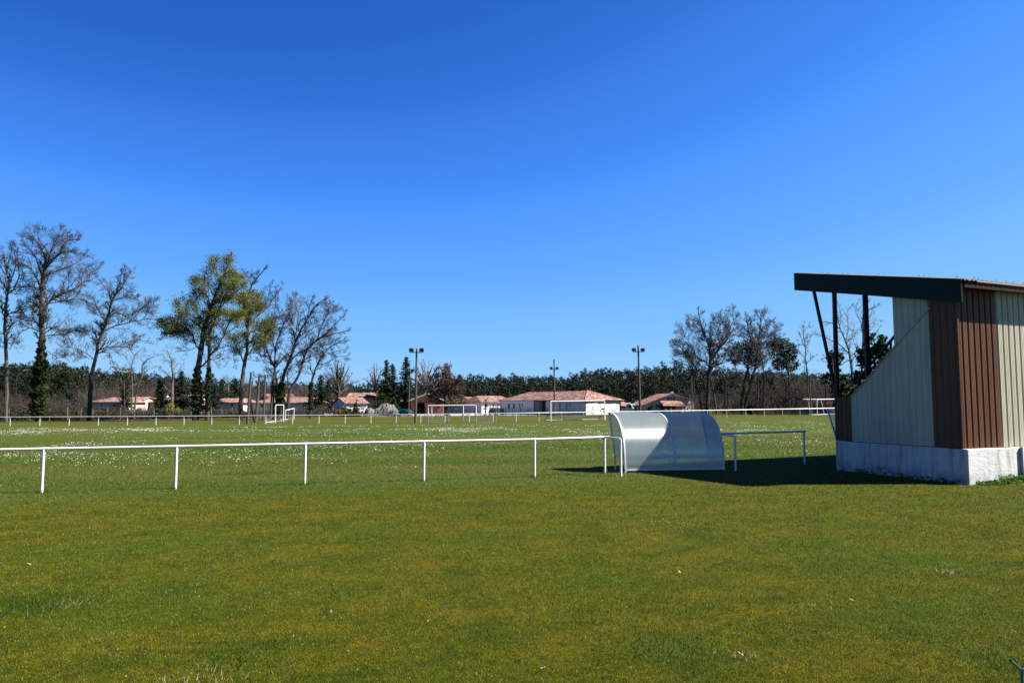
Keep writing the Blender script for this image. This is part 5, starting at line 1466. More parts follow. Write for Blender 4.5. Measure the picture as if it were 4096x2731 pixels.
# tall firs
def fir(name, label, px, Y, y_top, halfw, seed=1, mat='fir', y_low=1640, group=None, dens=1.0, dark_trunk='bark'):
    random.seed(seed)
    x, y, z = on_ground(px, Y); H = hgt(px, y_top, Y); W = halfw*Y/F
    g = thing(name, label, 'conifer', (x, y, z), 0, group)
    b = MB(); b.tube([(0, 0, -0.2), (0.05, 0, H*0.5), (0, 0, H)], [H*0.016, H*0.01, 0.03], 6, cap=False); b.build('trunk', M[dark_trunk], g)
    b = MB(); lv = int(H/0.42)
    for i in range(lv):
        h = H*(0.10+0.9*i/lv); f = 1-(h/H)
        R0 = 2.0*W*(f**0.66)*U(0.65, 1.15)+0.18
        for k in range(int((9+6*f)*dens)):
            a = U(0, 6.283); r1 = R0*U(0.55, 1.1); droop = U(0.05, 0.35)
            n = max(3, int(r1/0.26))
            for s in range(n):
                t = ((s+0.5)/n)**0.75
                for q in range(2):
                    b.card((math.cos(a)*r1*t+U(-.13, .13), math.sin(a)*r1*t+U(-.13, .13), h+0.25*t*r1*0.3-droop*t*t*r1*0.6+U(-.12, .10)), U(0.16, 0.32)*(1.2-0.5*t))
    for s in range(10): b.card((U(-.1, .1), U(-.1, .1), H-0.1*s), 0.2)
    b.build('foliage', M[mat], g)
    return g
p = zp3(820, 295); fir('tall_fir', 'taller of the two dark firs standing close together behind the rubble heap', p[0], 170, p[1], 27, 11)
p = zp3(900, 348); fir('tall_fir', 'shorter fir leaning against the taller one behind the rubble heap', p[0], 173, p[1], 22, 12)
p = zp3(1085, 250); fir('tall_fir', 'tallest dark fir standing alone behind the thin floodlight pole', p[0], 171, p[1], 32, 13)
for px, yt, hw, Y, sd, lb in ((646, 1525, 22, 165, 21, 'pointed conifer left of the curly pale bare tree'), (722, 1480, 42, 160, 22, 'broad dark conifer close behind the curly pale tree'), (840, 1490, 42, 158, 23, 'broad brown green conifer right of the double leafy trunks'), (884, 1514, 26, 170, 24, 'narrow dark conifer right of the double leafy trunks'), (936, 1510, 30, 176, 25, 'open branched conifer left of the grey trunked oak'), (1281, 1498, 30, 165, 26, 'dark conifer behind the smaller ivied bare tree'), (1310, 1518, 22, 168, 27, 'short dark conifer left of the round bare tree'), (634, 1514, 14, 150, 28, 'very narrow dark cypress above the red roofs'), (497, 1496, 22, 158, 29, 'dark conifer behind the pale forked saplings')):
    fir('conifer', lb, px, Y, yt, hw, sd, 'fir' if sd % 2 else 'pine')
p = zp3(770, 735); fir('young_pine', 'bushy young pine in front of the timber gabled house', p[0], 153, p[1], 27, 31, 'shrub_leaf', dens=1.4)
p = zp3(412, 868); fir('young_pine', 'small pointed shrub between gorse bushes before the white gabled house', p[0], 150, p[1], 9, 32, 'shrub_leaf', dens=1.3)
p = zp3(925, 805); fir('young_pine', 'green shrub beside the teal tank behind the rubble heap', p[0], 160, p[1], 18, 33, 'shrub_leaf', dens=1.3)

# brown-leaved oak before the brick garage
random.seed(41)
px, py = zp3(1632, 1010)
def copper(tb):
    for p in tb.tips:
        if p[2] < 1.6: continue
        if random.random() < 0.75:
            for k in range(4): tb.l.card((p[0]+random.gauss(0, 0.25), p[1]+random.gauss(0, 0.25), p[2]+random.gauss(0, 0.25)), U(0.10, 0.22))
q = [zp3(x, y) for x, y in ((1632,1010),(1622,900),(1625,800),(1630,700),(1600,560),(1570,440))]
lim = [[(1622,880),(1520,820),(1420,780)], [(1625,800),(1720,720),(1800,640)], [(1630,700),(1500,620),(1450,560)], [(1630,720),(1680,560),(1670,420)], [(1622,900),(1740,860),(1830,830)], [(1625,860),(1500,880),(1420,860)], [(1625,780),(1560,660),(1500,480)], [(1628,740),(1760,620),(1800,560)], [(1625,840),(1740,790),(1830,730)], [(1620,920),(1700,920),(1790,900)],[(1630,700),(1620,520),(1620,420)]]
traced('brown_oak', 'oak holding its dead brown leaves in front of the brick garage', 149, [(q, 12)], [([zp3(*p) for p in l], 6) for l in lim], lambda x, y: (x, y), 0, every=0.5, Lb=2.0, maxl=3, leaf='copper_leaf', leaf_fn=copper, kids=(5, 4, 3), depth=0.8)

# big bare trees on the far side, with the umbrella pine among them
c5 = zp5
random.seed(51)
traced('bare_oak', 'widest bare oak with two stout forks beside the shuttered house', 122,
  [([(728,1290),(736,1150),(742,1030),(746,900),(760,780),(755,650),(705,500),(662,380),(640,262)], 30)],
  [([(750,872),(720,780),(662,760),(602,700),(560,600),(500,520),(440,480)], 12), ([(768,860),(812,700),(872,620),(930,550),(962,450),(1000,350),(1060,280)], 16), ([(758,650),(770,520),(760,400),(830,300)], 9), ([(602,780),(540,830),(480,790),(400,790)], 6), ([(790,800),(880,790),(960,770),(1022,740)], 8),
   ([(705,500),(620,420),(560,400)], 7), ([(602,700),(500,680),(400,640)], 7), ([(560,600),(460,590),(370,580)], 5), ([(962,450),(900,380),(880,310)], 6), ([(872,620),(900,480),(920,400)], 7), ([(812,700),(860,600),(840,480),(860,380)], 7), ([(755,640),(680,600),(600,480)], 7), ([(662,380),(600,340),(550,350)], 5), ([(1000,350),(990,290),(1000,250)], 4), ([(930,550),(1010,500),(1080,440)], 6), ([(720,780),(620,740),(530,750),(460,690)], 6), ([(500,520),(470,430),(440,440)], 4), ([(746,900),(650,850),(580,800)],6)],
  c5, 0, every=0.30, Lb=2.5, bark='bark', twig='twig')
traced('bare_tree', 'slim bare trunk leaning out just left of the widest oak', 126,
  [([(682,1290),(650,1150),(622,1020),(592,900),(560,800),(500,700),(450,620),(400,580)], 13)], [([(592,900),(540,820),(470,800),(400,770)], 6), ([(560,800),(560,700),(540,640)], 5), ([(500,700),(420,690),(370,670)], 4), ([(600,920),(640,840),(650,780)], 5)], c5, 0, every=0.36, Lb=2.1, twig='twig')
traced('bare_tree', 'pale leaning trunk just right of the widest oak', 128,
  [([(832,1290),(800,1120),(775,980),(770,900),(800,820)], 11)], [([(772,950),(720,880),(700,840)], 4), ([(770,900),(830,850),(880,840)], 4)], c5, 0, every=0.7, Lb=1.9, bark='bark_mid', twig='twig_brown')
traced('bare_tree', 'two thin bare stems in the gap between the big oaks', 135,
  [([(905,1280),(912,1100),(925,950),(935,880)], 7), ([(940,1280),(945,1100),(958,940),(985,880)], 8)], [([(925,950),(890,900),(860,880)], 3), ([(958,940),(1010,900),(1040,850)], 3), ([(950,1050),(985,960)], 3)], c5, 0, every=0.6, Lb=1.8, twig='twig_brown', kids=(5, 4, 3))
random.seed(53)
traced('bare_oak', 'forked bare oak with mossy trunk in front of the umbrella pine', 124,
  [([(1090,1290),(1098,1180),(1104,1110),(1122,1000),(1152,850),(1172,700),(1182,560),(1152,400),(1132,320)], 24), ([(1100,1120),(1190,980),(1232,830),(1262,640),(1270,500),(1290,350),(1252,290)], 19)],
  [([(1262,640),(1330,560),(1400,480),(1480,420)], 9), ([(1162,760),(1082,720),(1002,700)], 7), ([(1232,900),(1350,880),(1450,840),(1530,760)], 9), ([(1182,560),(1100,500),(1060,430)], 7), ([(1270,500),(1330,420),(1410,350)], 7), ([(1290,350),(1320,290),(1310,270)], 4), ([(1240,800),(1330,720),(1430,700),(1500,680)], 7), ([(1160,800),(1060,800),(980,790)], 5), ([(1260,640),(1210,560),(1200,450)], 6), ([(1172,700),(1230,600)], 5), ([(1152,400),(1200,330)], 4), ([(1330,560),(1420,550),(1500,520)], 5), ([(1170,720),(1110,640),(1010,620)],6), ([(1122,1000),(1060,920),(1030,840)],6), ([(1330,720),(1380,620),(1470,580)],5)],
  c5, 0, every=0.30, Lb=2.4, bark='bark', twig='twig')
traced('bare_tree', 'straight bare trunk crossing the crown of the forked oak', 120,
  [([(1308,1290),(1316,1180),(1326,1080),(1332,960),(1312,850),(1292,700),(1275,590),(1330,480)], 12), ([(1254,1290),(1256,1100),(1258,900),(1262,690)], 9)], [([(1312,850),(1360,760),(1390,700)], 5), ([(1292,700),(1240,620),(1220,560)], 4), ([(1275,590),(1250,500),(1260,440)], 4), ([(1325,1080),(1345,1010),(1350,980)],3)], c5, 0, every=0.42, Lb=2.1, bark='bark')
traced('bare_tree', 'slender pale bare tree with a small high crown before the far corner', 124,
  [([(1795,1270),(1788,1120),(1780,1000),(1775,870),(1757,750),(1757,620),(1735,500),(1740,390)], 11)], [([(1757,640),(1720,540),(1700,500)], 4), ([(1757,620),(1800,540),(1840,480)], 5), ([(1757,750),(1700,680),(1650,660)], 4), ([(1735,500),(1760,430),(1790,400)], 3), ([(1765,800),(1820,740),(1850,720)], 3)], c5, 0, every=0.42, Lb=1.8, bark='bark_mid', twig='twig_pale', kids=(4, 4, 3))
traced('bare_tree', 'bare trunk leaning into the brown undergrowth below the umbrella pine', 128,
  [([(1548,1280),(1550,1120),(1560,1000),(1540,950),(1470,900)], 11)], [([(1545,1080),(1490,1010),(1460,930)], 6), ([(1560,1000),(1585,900),(1600,800)], 5), ([(1550,1060),(1610,980),(1640,930)], 4)], c5, 0, every=0.6, Lb=2.2, twig='twig_brown', kids=(5, 4, 4))
traced('bare_tree', 'thin bare tree right of the umbrella pine trunk', 130,
  [([(1655,1280),(1652,1130),(1650,1040),(1640,960),(1600,900)], 8)], [([(1650,1040),(1690,960),(1720,920)], 4), ([(1645,980),(1620,900)], 3)], c5, 0, every=0.6, Lb=2.0, twig='twig_brown', kids=(5, 4, 3))
c7 = lambda x, y: (3150+0.606*x, 1050+0.606*y)
random.seed(57)
traced('bare_tree', 'tall pale bare tree seen between the struts under the stand roof', 126,
  [([(440,1010),(436,860),(428,740),(410,600),(385,520),(350,440),(330,360)], 14)], [([(410,600),(340,540),(260,500),(190,470)], 5), ([(385,520),(400,430),(390,340),(420,290)], 5), ([(350,440),(290,400),(230,390)], 5), ([(410,600),(320,600),(220,640)], 4), ([(400,560),(430,480),(440,420)], 4), ([(350,440),(350,340),(340,290)], 4), ([(415,640),(330,680),(240,650)], 4)], c7, 0, every=0.6, Lb=1.9, bark='bark_pale', twig='twig_pale', kids=(5, 4, 3))
traced('bare_tree', 'second pale bare tree seen behind the steel post under the stand roof', 122,
  [([(475,1010),(482,850),(490,700),(502,500),(495,400),(505,320),(530,260)], 13)], [([(500,480),(560,400),(610,380)], 5), ([(495,400),(450,330),(470,260)], 4), ([(505,320),(560,300),(590,290)], 4), ([(492,620),(440,540),(430,460)], 4), ([(500,480),(540,360),(570,300)], 4), ([(490,620),(560,500),(600,440)],4)], c7, 0, every=0.6, Lb=1.9, bark='bark_pale', twig='twig_pale', kids=(5, 4, 3))

# evergreens with rounded crowns
def crown_tree(name, label, px, Y, clumps, trunk_pts, w, mat, n, size, seed, cat='tree', bark='bark', sub=26):
    """clumps: (px, py, rx, ry) ellipses in the photograph that become lumpy bodies of leaf-sized faces"""
    random.seed(seed)
    x, y, z = on_ground(px, Y); m = Y/F
    g = thing(name, label, cat, (x, y, z))
    b = MB()
    P = [pix(*p, Y) for p in trunk_pts]
    b.tube([(q[0]-x, 0, q[2]-z) for q in P], [w*m/2*(1-0.6*i/(len(P)-1)) for i in range(len(P))], 7, cap=False)
    for c in clumps:
        q = pix(c[0], c[1], Y); t = P[len(P)//2]
        b.tube([(t[0]-x, 0, t[2]-z), ((q[0]+t[0])/2-x+U(-.3, .3), U(-.5, .5), (q[2]*0.4+t[2]*0.6)-z), (q[0]-x, U(-1, 1), q[2]-z)], [w*m/5, w*m/8, 0.04], 5, cap=False)
    b.build('trunk', M[bark], g, True)
    b = MB()
    for c in clumps:
        q = pix(c[0], c[1], Y); rx, rz = c[2]*m, c[3]*m
        for s in range(sub):
            while True:
                v = (U(-1, 1), U(-1, 1), U(-1, 1))
                if 0.15 < v[0]**2+v[1]**2+v[2]**2 < 1: break
            cx, cy, cz = q[0]-x+v[0]*rx, v[1]*rx*0.9, q[2]-z+v[2]*rz
            rr = U(0.16, 0.34)*min(rx, rz*1.6)
            for k in range(n):
                b.card((cx+random.gauss(0, rr*0.62), cy+random.gauss(0, rr*0.62), cz+random.gauss(0, rr*0.40)), size*U(0.6, 1.3))
    b.build('foliage', M[mat], g)
    return g
crown_tree('umbrella_pine', 'umbrella pine with dark rounded crown among the big bare oaks', zp5(1590, 0)[0], 136,
  [(*zp5(1480, 580), 38, 24), (*zp5(1560, 640), 36, 30), (*zp5(1420, 620), 30, 24), (*zp5(1610, 690), 26, 30), (*zp5(1520, 720), 40, 26), (*zp5(1590, 800), 34, 30), (*zp5(1480, 800), 30, 26)], [zp5(1592, 1270), zp5(1590, 1000), zp5(1570, 860), zp5(1530, 700)], 8, 'pine_mid', 11, 0.20, 61, sub=52)
crown_tree('umbrella_pine', 'second umbrella pine hidden behind the branches of the forked oak', zp5(1060, 0)[0], 140,
  [(*zp5(980, 650), 30, 26), (*zp5(1080, 620), 34, 26), (*zp5(1180, 610), 34, 28), (*zp5(1240, 690), 28, 30), (*zp5(1130, 700), 36, 28), (*zp5(1020, 740), 30, 26), (*zp5(1220, 790), 26, 26)], [zp5(1175, 1270), zp5(1178, 1000), zp5(1160, 860), zp5(1130, 700)], 8, 'pine_mid', 9, 0.19, 62, sub=44)
crown_tree('evergreen_tree', 'dark round evergreen behind the sloping stand wall', 3496, 116,
  [(3500, 1372, 44, 44), (3480, 1430, 56, 50), (3530, 1420, 60, 55), (3470, 1510, 54, 60), (3540, 1520, 70, 60), (3440, 1580, 50, 50)], [(3500, 1645), (3500, 1560), (3500, 1460)], 16, 'laurel', 34, 0.26, 63)
crown_tree('evergreen_tree', 'low dark evergreen seen behind the slanting roof strut', 3350, 120,
  [(3345, 1440, 34, 44), (3340, 1520, 40, 50), (3370, 1560, 44, 50)], [(3350, 1645), (3350, 1560), (3350, 1480)], 12, 'laurel', 30, 0.26, 64)
crown_tree('evergreen_tree', 'green leafy shrub tree between the trunks of the big bare oaks', zp5(1370, 0)[0], 136,
  [(*zp5(1340, 1000), 26, 26), (*zp5(1390, 1060), 28, 30), (*zp5(1330, 1120), 30, 30), (*zp5(1300, 980), 20, 26)], [zp5(1350, 1270), zp5(1350, 1150), zp5(1345, 1050)], 8, 'shrub_leaf', 30, 0.24, 65)
crown_tree('evergreen_tree', 'yellow green shrub low between the forked oak and the straight trunk', zp5(1160, 0)[0], 134,
  [(*zp5(1150, 1180), 20, 16), (*zp5(1180, 1110), 18, 18), (*zp5(1080, 1060), 22, 26)], [zp5(1150, 1270), zp5(1150, 1220), zp5(1150, 1150)], 6, 'shrub_leaf', 26, 0.22, 66)
crown_tree('spring_tree', 'pale green budding tree behind the bare saplings', 497, 150,
  [(480, 1476, 26, 20), (508, 1484, 22, 22), (490, 1510, 24, 18)], [(497, 1640), (497, 1560), (495, 1500)], 8, 'pale_leaf', 8, 0.20, 67, sub=20)

# laurel with shiny leaves, gorse and palms: small shrubs
def shrub(name, label, px, Y, w_px, h_m, mat, n, size, seed, cat='shrub', group=None, stems=True):
    random.seed(seed)
    x, y, z = on_ground(px, Y); W = w_px*Y/F/2
    g = thing(name, label, cat, (x, y, z), 0, group)
    b = MB()
    for i in range(6): b.tube([(U(-.2, .2)*W, U(-.2, .2)*W, -0.1), (U(-.6, .6)*W, U(-.5, .5)*W, h_m*0.7)], [0.03, 0.012], 4, cap=False)
    b.build('stem', M['bark'], g)
    b = MB()
    for s in range(22):
        a = U(0, 6.283); r = math.sqrt(random.random()); h = h_m*U(0.12, 0.95)*(1-0.45*r*r)
        c = (math.cos(a)*r*W, math.sin(a)*r*W*0.8, h); rr = U(0.18, 0.36)*min(W, h_m)
        for k in range(n): b.card((c[0]+random.gauss(0, rr*.6), c[1]+random.gauss(0, rr*.6), max(0.03, c[2]+random.gauss(0, rr*.5))), size*U(0.6, 1.3))
    b.build('foliage', M[mat], g); return g
for i, (a, c, lb) in enumerate(((250, 935, 'largest yellow gorse bush below the white gabled house'), (330, 950, 'gorse bush at the foot of the pointed shrub'), (445, 950, 'gorse bush between the pointed shrub and the rubble heap'), (180, 945, 'leftmost gorse bush before the shaded gable'))):
    p = zp3(a, c); shrub('gorse_bush', lb, p[0], 152-i*0.7, 40-4*i, 2.0-0.2*i, 'gorse', 40, 0.16, 70+i, group='gorse bushes')
shrub('gorse_bush', 'gorse bush on the bramble strip before the brown roofed house', *[c2(190, 0)[0], 138], 60, 2.9, 'gorse', 50, 0.16, 75)
shrub('dark_bush', 'low dark rounded bush by the wire fence before the brown roofed house', c2(85, 0)[0], 129, 50, 1.9, 'bramble', 60, 0.15, 76)
shrub('laurel_bush', 'shiny leaved laurel bush at the foot of the forked oak', zp5(1180, 0)[0], 121, 34, 1.9, 'laurel', 45, 0.18, 77)
shrub('laurel_bush', 'small dark bush against the picket fence', zp5(1470, 0)[0], 120, 20, 1.3, 'laurel', 40, 0.15, 78)
def palm(label, px, Y, h, seed, n=70):
    random.seed(seed); x, y, z = on_ground(px, Y)
    g = thing('palm', label, 'palm', (x, y, z), 0, 'palms before the shuttered house')
    b = MB(); b.tube([(0, 0, -0.1), (0, 0, h*0.55)], 0.16, 7); b.build('trunk', M['dark_wood'], g)
    b = MB()
    for i in range(n):
        a, e = U(0, 6.283), U(-0.3, 1.3); l = h*U(0.42, 0.62); o = (0, 0, h*0.52)
        p1 = (math.cos(a)*math.cos(e)*l*.55, math.sin(a)*math.cos(e)*l*.55, o[2]+math.sin(e)*l*.55); p2 = (math.cos(a)*math.cos(e)*l, math.sin(a)*math.cos(e)*l, o[2]+math.sin(e)*l*.8-.12)
        s = (-math.sin(a)*.07, math.cos(a)*.07, 0)
        b.quad((o[0]-s[0], o[1]-s[1], o[2]), (o[0]+s[0], o[1]+s[1], o[2]), (p1[0]+s[0], p1[1]+s[1], p1[2]), (p1[0]-s[0], p1[1]-s[1], p1[2])); b.poly([(p1[0]-s[0], p1[1]-s[1], p1[2]), (p1[0]+s[0], p1[1]+s[1], p1[2]), p2])
    b.build('frond', M['pine_mid'], g)
palm('taller palm just right of the dark floodlight pole', zp4(2172, 0)[0], 128, 1.75, 81); palm('low palm at the foot of the dark floodlight pole', zp4(2092, 0)[0], 126, 1.15, 82)

# ------------------------------------------------------------------ masses nobody could count: brambles, bare thickets, the far pine wood
def bramble():
    random.seed(91); b = MB()
    for i in range(1300):
        px = U(-420, 1000); Y = U(119, 127)+max(0, px-400)*0.036
        x, y, z = on_ground(px, Y)
        hh = (1.55+0.5*math.sin(px*0.021)+0.3*math.sin(px*0.07+1))*U(0.5, 1.1)*float(np.interp(px, [380, 640, 1000], [1.0, 0.8, 0.5]))
        for k in range(26): b.card((x+random.gauss(0, 0.5), y+random.gauss(0, 0.5), z+max(0.04, hh*U(0.05, 1.0))), U(0.09, 0.19))
    o = b.build('bramble_thicket', M['bramble']); tag(o, 'low dark bramble strip behind the wire fence', 'brambles', kind='stuff')
bramble()
def thicket(name, label, n, pxr, Yr, hr, seed, mat, minr=0.014, kids=(5, 4, 3)):
    random.seed(seed); tb = TreeB(kids=kids, minr=minr, wig=0.28, up=0.12)
    for i in range(n):
        px = U(*pxr); Y = U(*Yr); x, y, z = on_ground(px, Y)
        H = hr(px)*U(0.55, 1.1)
        for k in range(3):
            d = unit((U(-.35, .35), U(-.35, .35), 1)); tb.grow((x+U(-.4, .4), y+U(-.4, .4), z-0.1), d, H*U(0.6, 1.0), 0.045, 1, 3)
    m = MB(); m.v = tb.t.v+tb.c.v; k = len(tb.t.v)
    m.f = tb.t.f+[tuple(i+k for i in f) for f in tb.c.f]; m.m = [0]*len(m.f)
    o = m.build(name, M[mat]); tag(o, label, 'undergrowth', kind='stuff')
thicket('bare_thicket', 'brown bare scrub under the oaks behind the brambles', 330, (-420, 620), (124, 150), lambda p: float(np.interp(p, [-400, 0, 250, 400, 620], [4.6, 4.6, 4.2, 2.0, 1.7])), 92, 'twig_brown')
thicket('bare_thicket', 'low brown scrub along the wire fence before the houses', 320, (500, 1420), (146, 160), lambda p: float(np.interp(p, [560, 1000, 1300, 1420], [1.8, 1.7, 2.2, 1.4])), 93, 'twig_brown')
thicket('bare_thicket', 'brown bare undergrowth among the big trees beyond the far corner', 260, (2960, 3420), (126, 160), lambda p: float(np.interp(p, [2960, 3100, 3250, 3420], [5.0, 6.5, 6.5, 5.5])), 94, 'twig_brown')
thicket('bare_thicket', 'thin bare undergrowth between the big oaks and the shuttered house', 90, (2740, 2980), (138, 165), lambda p: 4.5, 95, 'twig_brown')
thicket('bare_thicket', 'bare woodland edge far behind the middle houses', 420, (330, 1420), (186, 212), lambda p: float(np.interp(p, [430, 1000, 1420], [8.5, 8.0, 6.5])), 96, 'twig')

def pine_wood():
    random.seed(101); rng = np.random.default_rng(5)
    kinds = []
    for kd in range(6):
        b = MB(); h = 1.0
        for s in range(64):
            t = U(0.25, 1.0); r = (0.128*math.sqrt(max(0.0, 1-max(0.0, (t-0.45)/0.56)**2))+0.006)*U(0.5, 1.15); a = U(0, 6.283)
            c = (math.cos(a)*r, math.sin(a)*r, t*0.97); rr = U(0.014, 0.030)
            for k in range(16): b.card((c[0]+random.gauss(0, rr*.8), c[1]+random.gauss(0, rr*.8), c[2]+random.gauss(0, rr*.55)), 0.016*U(0.6, 1.35))
        for k in range(14): b.card((random.gauss(0, .012), random.gauss(0, .012), 1-0.01*k), 0.018)
        kinds.append(np.array(b.v))
    V = []; T = []
    tr_v, tr_f = MB(), None
    sky_x = [-1200,-300,0,100,250,330,420,600,900,1100,1300,1450,1700,1850,1950,2100,2200,2260,2330,2400,2500,2640,2700,2800,3000,3300,3600,4300,5200]
    sky_y = [1440,1445,1452,1452,1455,1466,1484,1492,1522,1522,1534,1532,1524,1502,1498,1497,1500,1507,1487,1478,1478,1464,1456,1470,1482,1492,1492,1480,1480]
    for row, (Y0, Y1, n, low) in enumerate(((215, 232, 230, 16), (236, 256, 260, 6), (262, 296, 420, 0))):
        for i in range(n):
            px = -900+(i+U(0.1, 0.9))*(5900/n); Y = U(Y0, Y1)
            yt = float(np.interp(px, sky_x, sky_y))+low+random.gauss(3, 5.5)
            if random.random() < 0.13: yt -= U(3, 13)
            x, y, z = on_ground(px, Y); H = hgt(px, yt, Y)
            if H < 3.5: continue
            k = kinds[random.randrange(6)]; a = U(0, 6.283); wd = H*U(0.85, 1.35)
            v = np.empty_like(k); v[:, 0] = x+(k[:, 0]*math.cos(a)-k[:, 1]*math.sin(a))*wd; v[:, 1] = y+(k[:, 0]*math.sin(a)+k[:, 1]*math.cos(a))*wd; v[:, 2] = z+k[:, 2]*H
            V.append(v)
            tr_v.tube([(x, y, z-0.3), (x+U(-.2, .2), y, z+H*0.9)], [0.17, 0.06], 5, cap=False)
            if row > 0:
                u = np.empty((130, 4, 3))
                for q in range(130):
                    bb = MB(); bb.card((x+random.gauss(0, 1.5), y+random.gauss(0, 1.0), z+U(0, 0.80)*H), U(0.30, 0.62)); u[q] = bb.v
                V.append(u.reshape(-1, 3))
    V = np.concatenate(V); n = len(V)//4
    o = np_mesh('pine_wood', V, np.arange(4*n).reshape(n, 4), M['pine']); tag(o, 'dark maritime pine wood closing the view behind the houses', 'pine wood', kind='stuff')
    o2 = tr_v.build('pine_stems', M['bark']); tag(o2, 'slim trunks of the far pine wood', 'pine trunks', kind='stuff')
pine_wood()

# ------------------------------------------------------------------ heap, tank, truck, car, lamps
def heap(name, label, px, Y, w_px, h, mat, seed, cat, depth=0.6, rough=0.42):
    x, y, z = on_ground(px, Y); W = w_px*Y/F/2
    n, m_ = 44, 26; b = MB()
    for j in range(m_+1):
        for i in range(n+1):
            u, v = i/n*2-1, j/m_*2-1
            r = math.sqrt(u*u+v*v); f = max(0.0, 1-r*r) if rough < .1 else max(0.0, 1-u**6)*max(0.0, 1-v*v)
            prof = f**0.45*float(np.interp(u, [-1, -.8, -.6, -.35, -.15, .1, .35, .6, .8, 1], [.25, .62, .70, .62, .80, 1.0, 1.0, .92, .66, .3])) if rough > .1 else f
            ns = float(vnoise(np.array([u*5+9.0]), np.array([v*4+9.0]), seed)[0]-0.5)+0.55*float(vnoise(np.array([u*13+20.0]), np.array([v*10+20.0]), seed+1)[0]-0.5)
            b.v.append((u*W, v*W*depth, -0.1+h*prof*(1+0.0*ns)+rough*ns*h*(1.0 if f > 0 else 0)))
    for j in range(m_):
        for i in range(n):
            a = j*(n+1)+i; b.f.append((a, a+1, a+n+2, a+n+1)); b.m.append(0)
    o = b.build(name, M[mat], None, rough < .1); o.location = (x, y, z); return tag(o, label, cat)
heap('rubble_heap', 'rough grey heap of earth and rubble behind the dark mesh fence', zp3(760, 0)[0], 151, 150, 2.15, 'rubble', 7, 'heap')
heap('sand_pile', 'small smooth pile of pale sand beside the brown leaved oak', zp3(1960, 0)[0], 150, 46, 0.55, 'sand', 9, 'sand pile', rough=0.05)
def tank():
    x, y, z = on_ground(zp3(1058, 0)[0], 153); W = 218*0.2976*153/F/2
    g = thing('bladder_tank', 'teal flexible water tank lying between rubble heap and garage', 'tank', (x, y, z+0.25))
    b = MB(); n, m_ = 24, 14
    for top in (1, -1):
        k = len(b.v)
        for j in range(m_+1):
            for i in range(n+1):
                u, v = i/n*2-1, j/m_*2-1
                f = (max(0, 1-abs(u)**2.6)*max(0, 1-abs(v)**2.6))**0.55
                b.v.append((u*W, v*W*0.8, 0.55+top*0.52*f*(1.0-0.12*u)))
        for j in range(m_):
            for i in range(n):
                a = k+j*(n+1)+i; q = (a, a+1, a+n+2, a+n+1); b.f.append(q if top > 0 else q[::-1]); b.m.append(0)
    b.build('bag', M['teal'], g, True)
    b = MB(); b.box((W*0.05, -W*0.52, 0.86), (0.6, 0.05, 0.34), 0.2); b.build('label_patch', M['frame_white'], g)
    b = MB(); b.box((0, 0, -0.05), (W*2.0, W*1.5, 0.16)); b.build('pallet', M['dark_wood'], g)
tank()

def wheel(parent, c, r, w):
    b = MB(); b.tube([(c[0], c[1]-w/2, c[2]), (c[0], c[1]+w/2, c[2])], r, 16); wl = b.build('wheel', M['tyre'], parent, True)
    b = MB(); b.tube([(c[0], c[1]-w/2-0.012, c[2]), (c[0], c[1]-w/2+0.02, c[2])], r*0.58, 12); b.build('rim', M['galv'], wl)
def truck():
    x, y, z = on_ground(zp4(1890, 0)[0], 156)
    g = thing('flatbed_truck', 'small white flatbed truck parked between bungalow and dark floodlight pole', 'truck', (x, y, z+0.10), R(-38)); g.scale = (0.84, 0.84, 0.84)
    S = 1.9
    def pr(b, prof, y0, y1): b.prism([(px, y0, pz) for px, pz in prof], (0, y1-y0, 0))
    b = MB(); pr(b, [(0.2, 0.45), (2.05, 0.45), (2.1, 0.95), (1.75, 1.25), (1.35, 2.05), (0.2, 2.10)], -0.95, 0.95); cab = b.build('cab', M['truck_white'], g)
    b = MB(); b.prism([(1.775, -0.82, 1.24), (1.775, 0.82, 1.24), (1.385, 0.82, 2.0), (1.385, -0.82, 2.0)], (0.02, 0, 0.012)); b.build('windscreen', M['window'], g)
    b = MB(); pr(b, [(0.55, 1.22), (1.6, 1.22), (1.28, 1.92), (0.55, 1.94)], -0.965, -0.945); b.build('side_window', M['window'], g)
    b = MB(); b.box((2.09, 0, 0.62), (0.10, 1.7, 0.22)); b.build('bumper', M['lamp'], g)
    for s in (-0.7, 0.7): b = MB(); b.box((2.06, s, 0.86), (0.09, 0.32, 0.16)); b.build('headlight', M['lamp_glass'], g)
    b = MB(); b.box((1.45, -1.12, 1.45), (0.10, 0.22, 0.34)); b.build('mirror', M['lamp'], g)
    b = MB(); b.box((-1.6, 0, 0.78), (3.4, 1.95, 0.12)); b.box((-1.6, -0.96, 1.0), (3.4, 0.05, 0.36)); b.box((-1.6, 0.96, 1.0), (3.4, 0.05, 0.36)); b.build('flatbed', M['truck_white'], g)
    b = MB(); b.beam((0.12, -0.9, 0.8), (0.12, -0.9, 2.35), 0.07, 0.07); b.beam((0.12, 0.9, 0.8), (0.12, 0.9, 2.35), 0.07, 0.07); b.beam((0.12, -0.9, 2.35), (0.12, 0.9, 2.35), 0.07, 0.07); b.beam((0.12, -0.9, 2.3), (1.5, -0.9, 2.3), 0.05, 0.05); b.build('ladder_rack', M['truck_white'], g)
    for wx in (1.3, -2.2):
        for wy in (-0.82, 0.82): wheel(g, (wx, wy, 0.02), 0.38, 0.24)
truck()
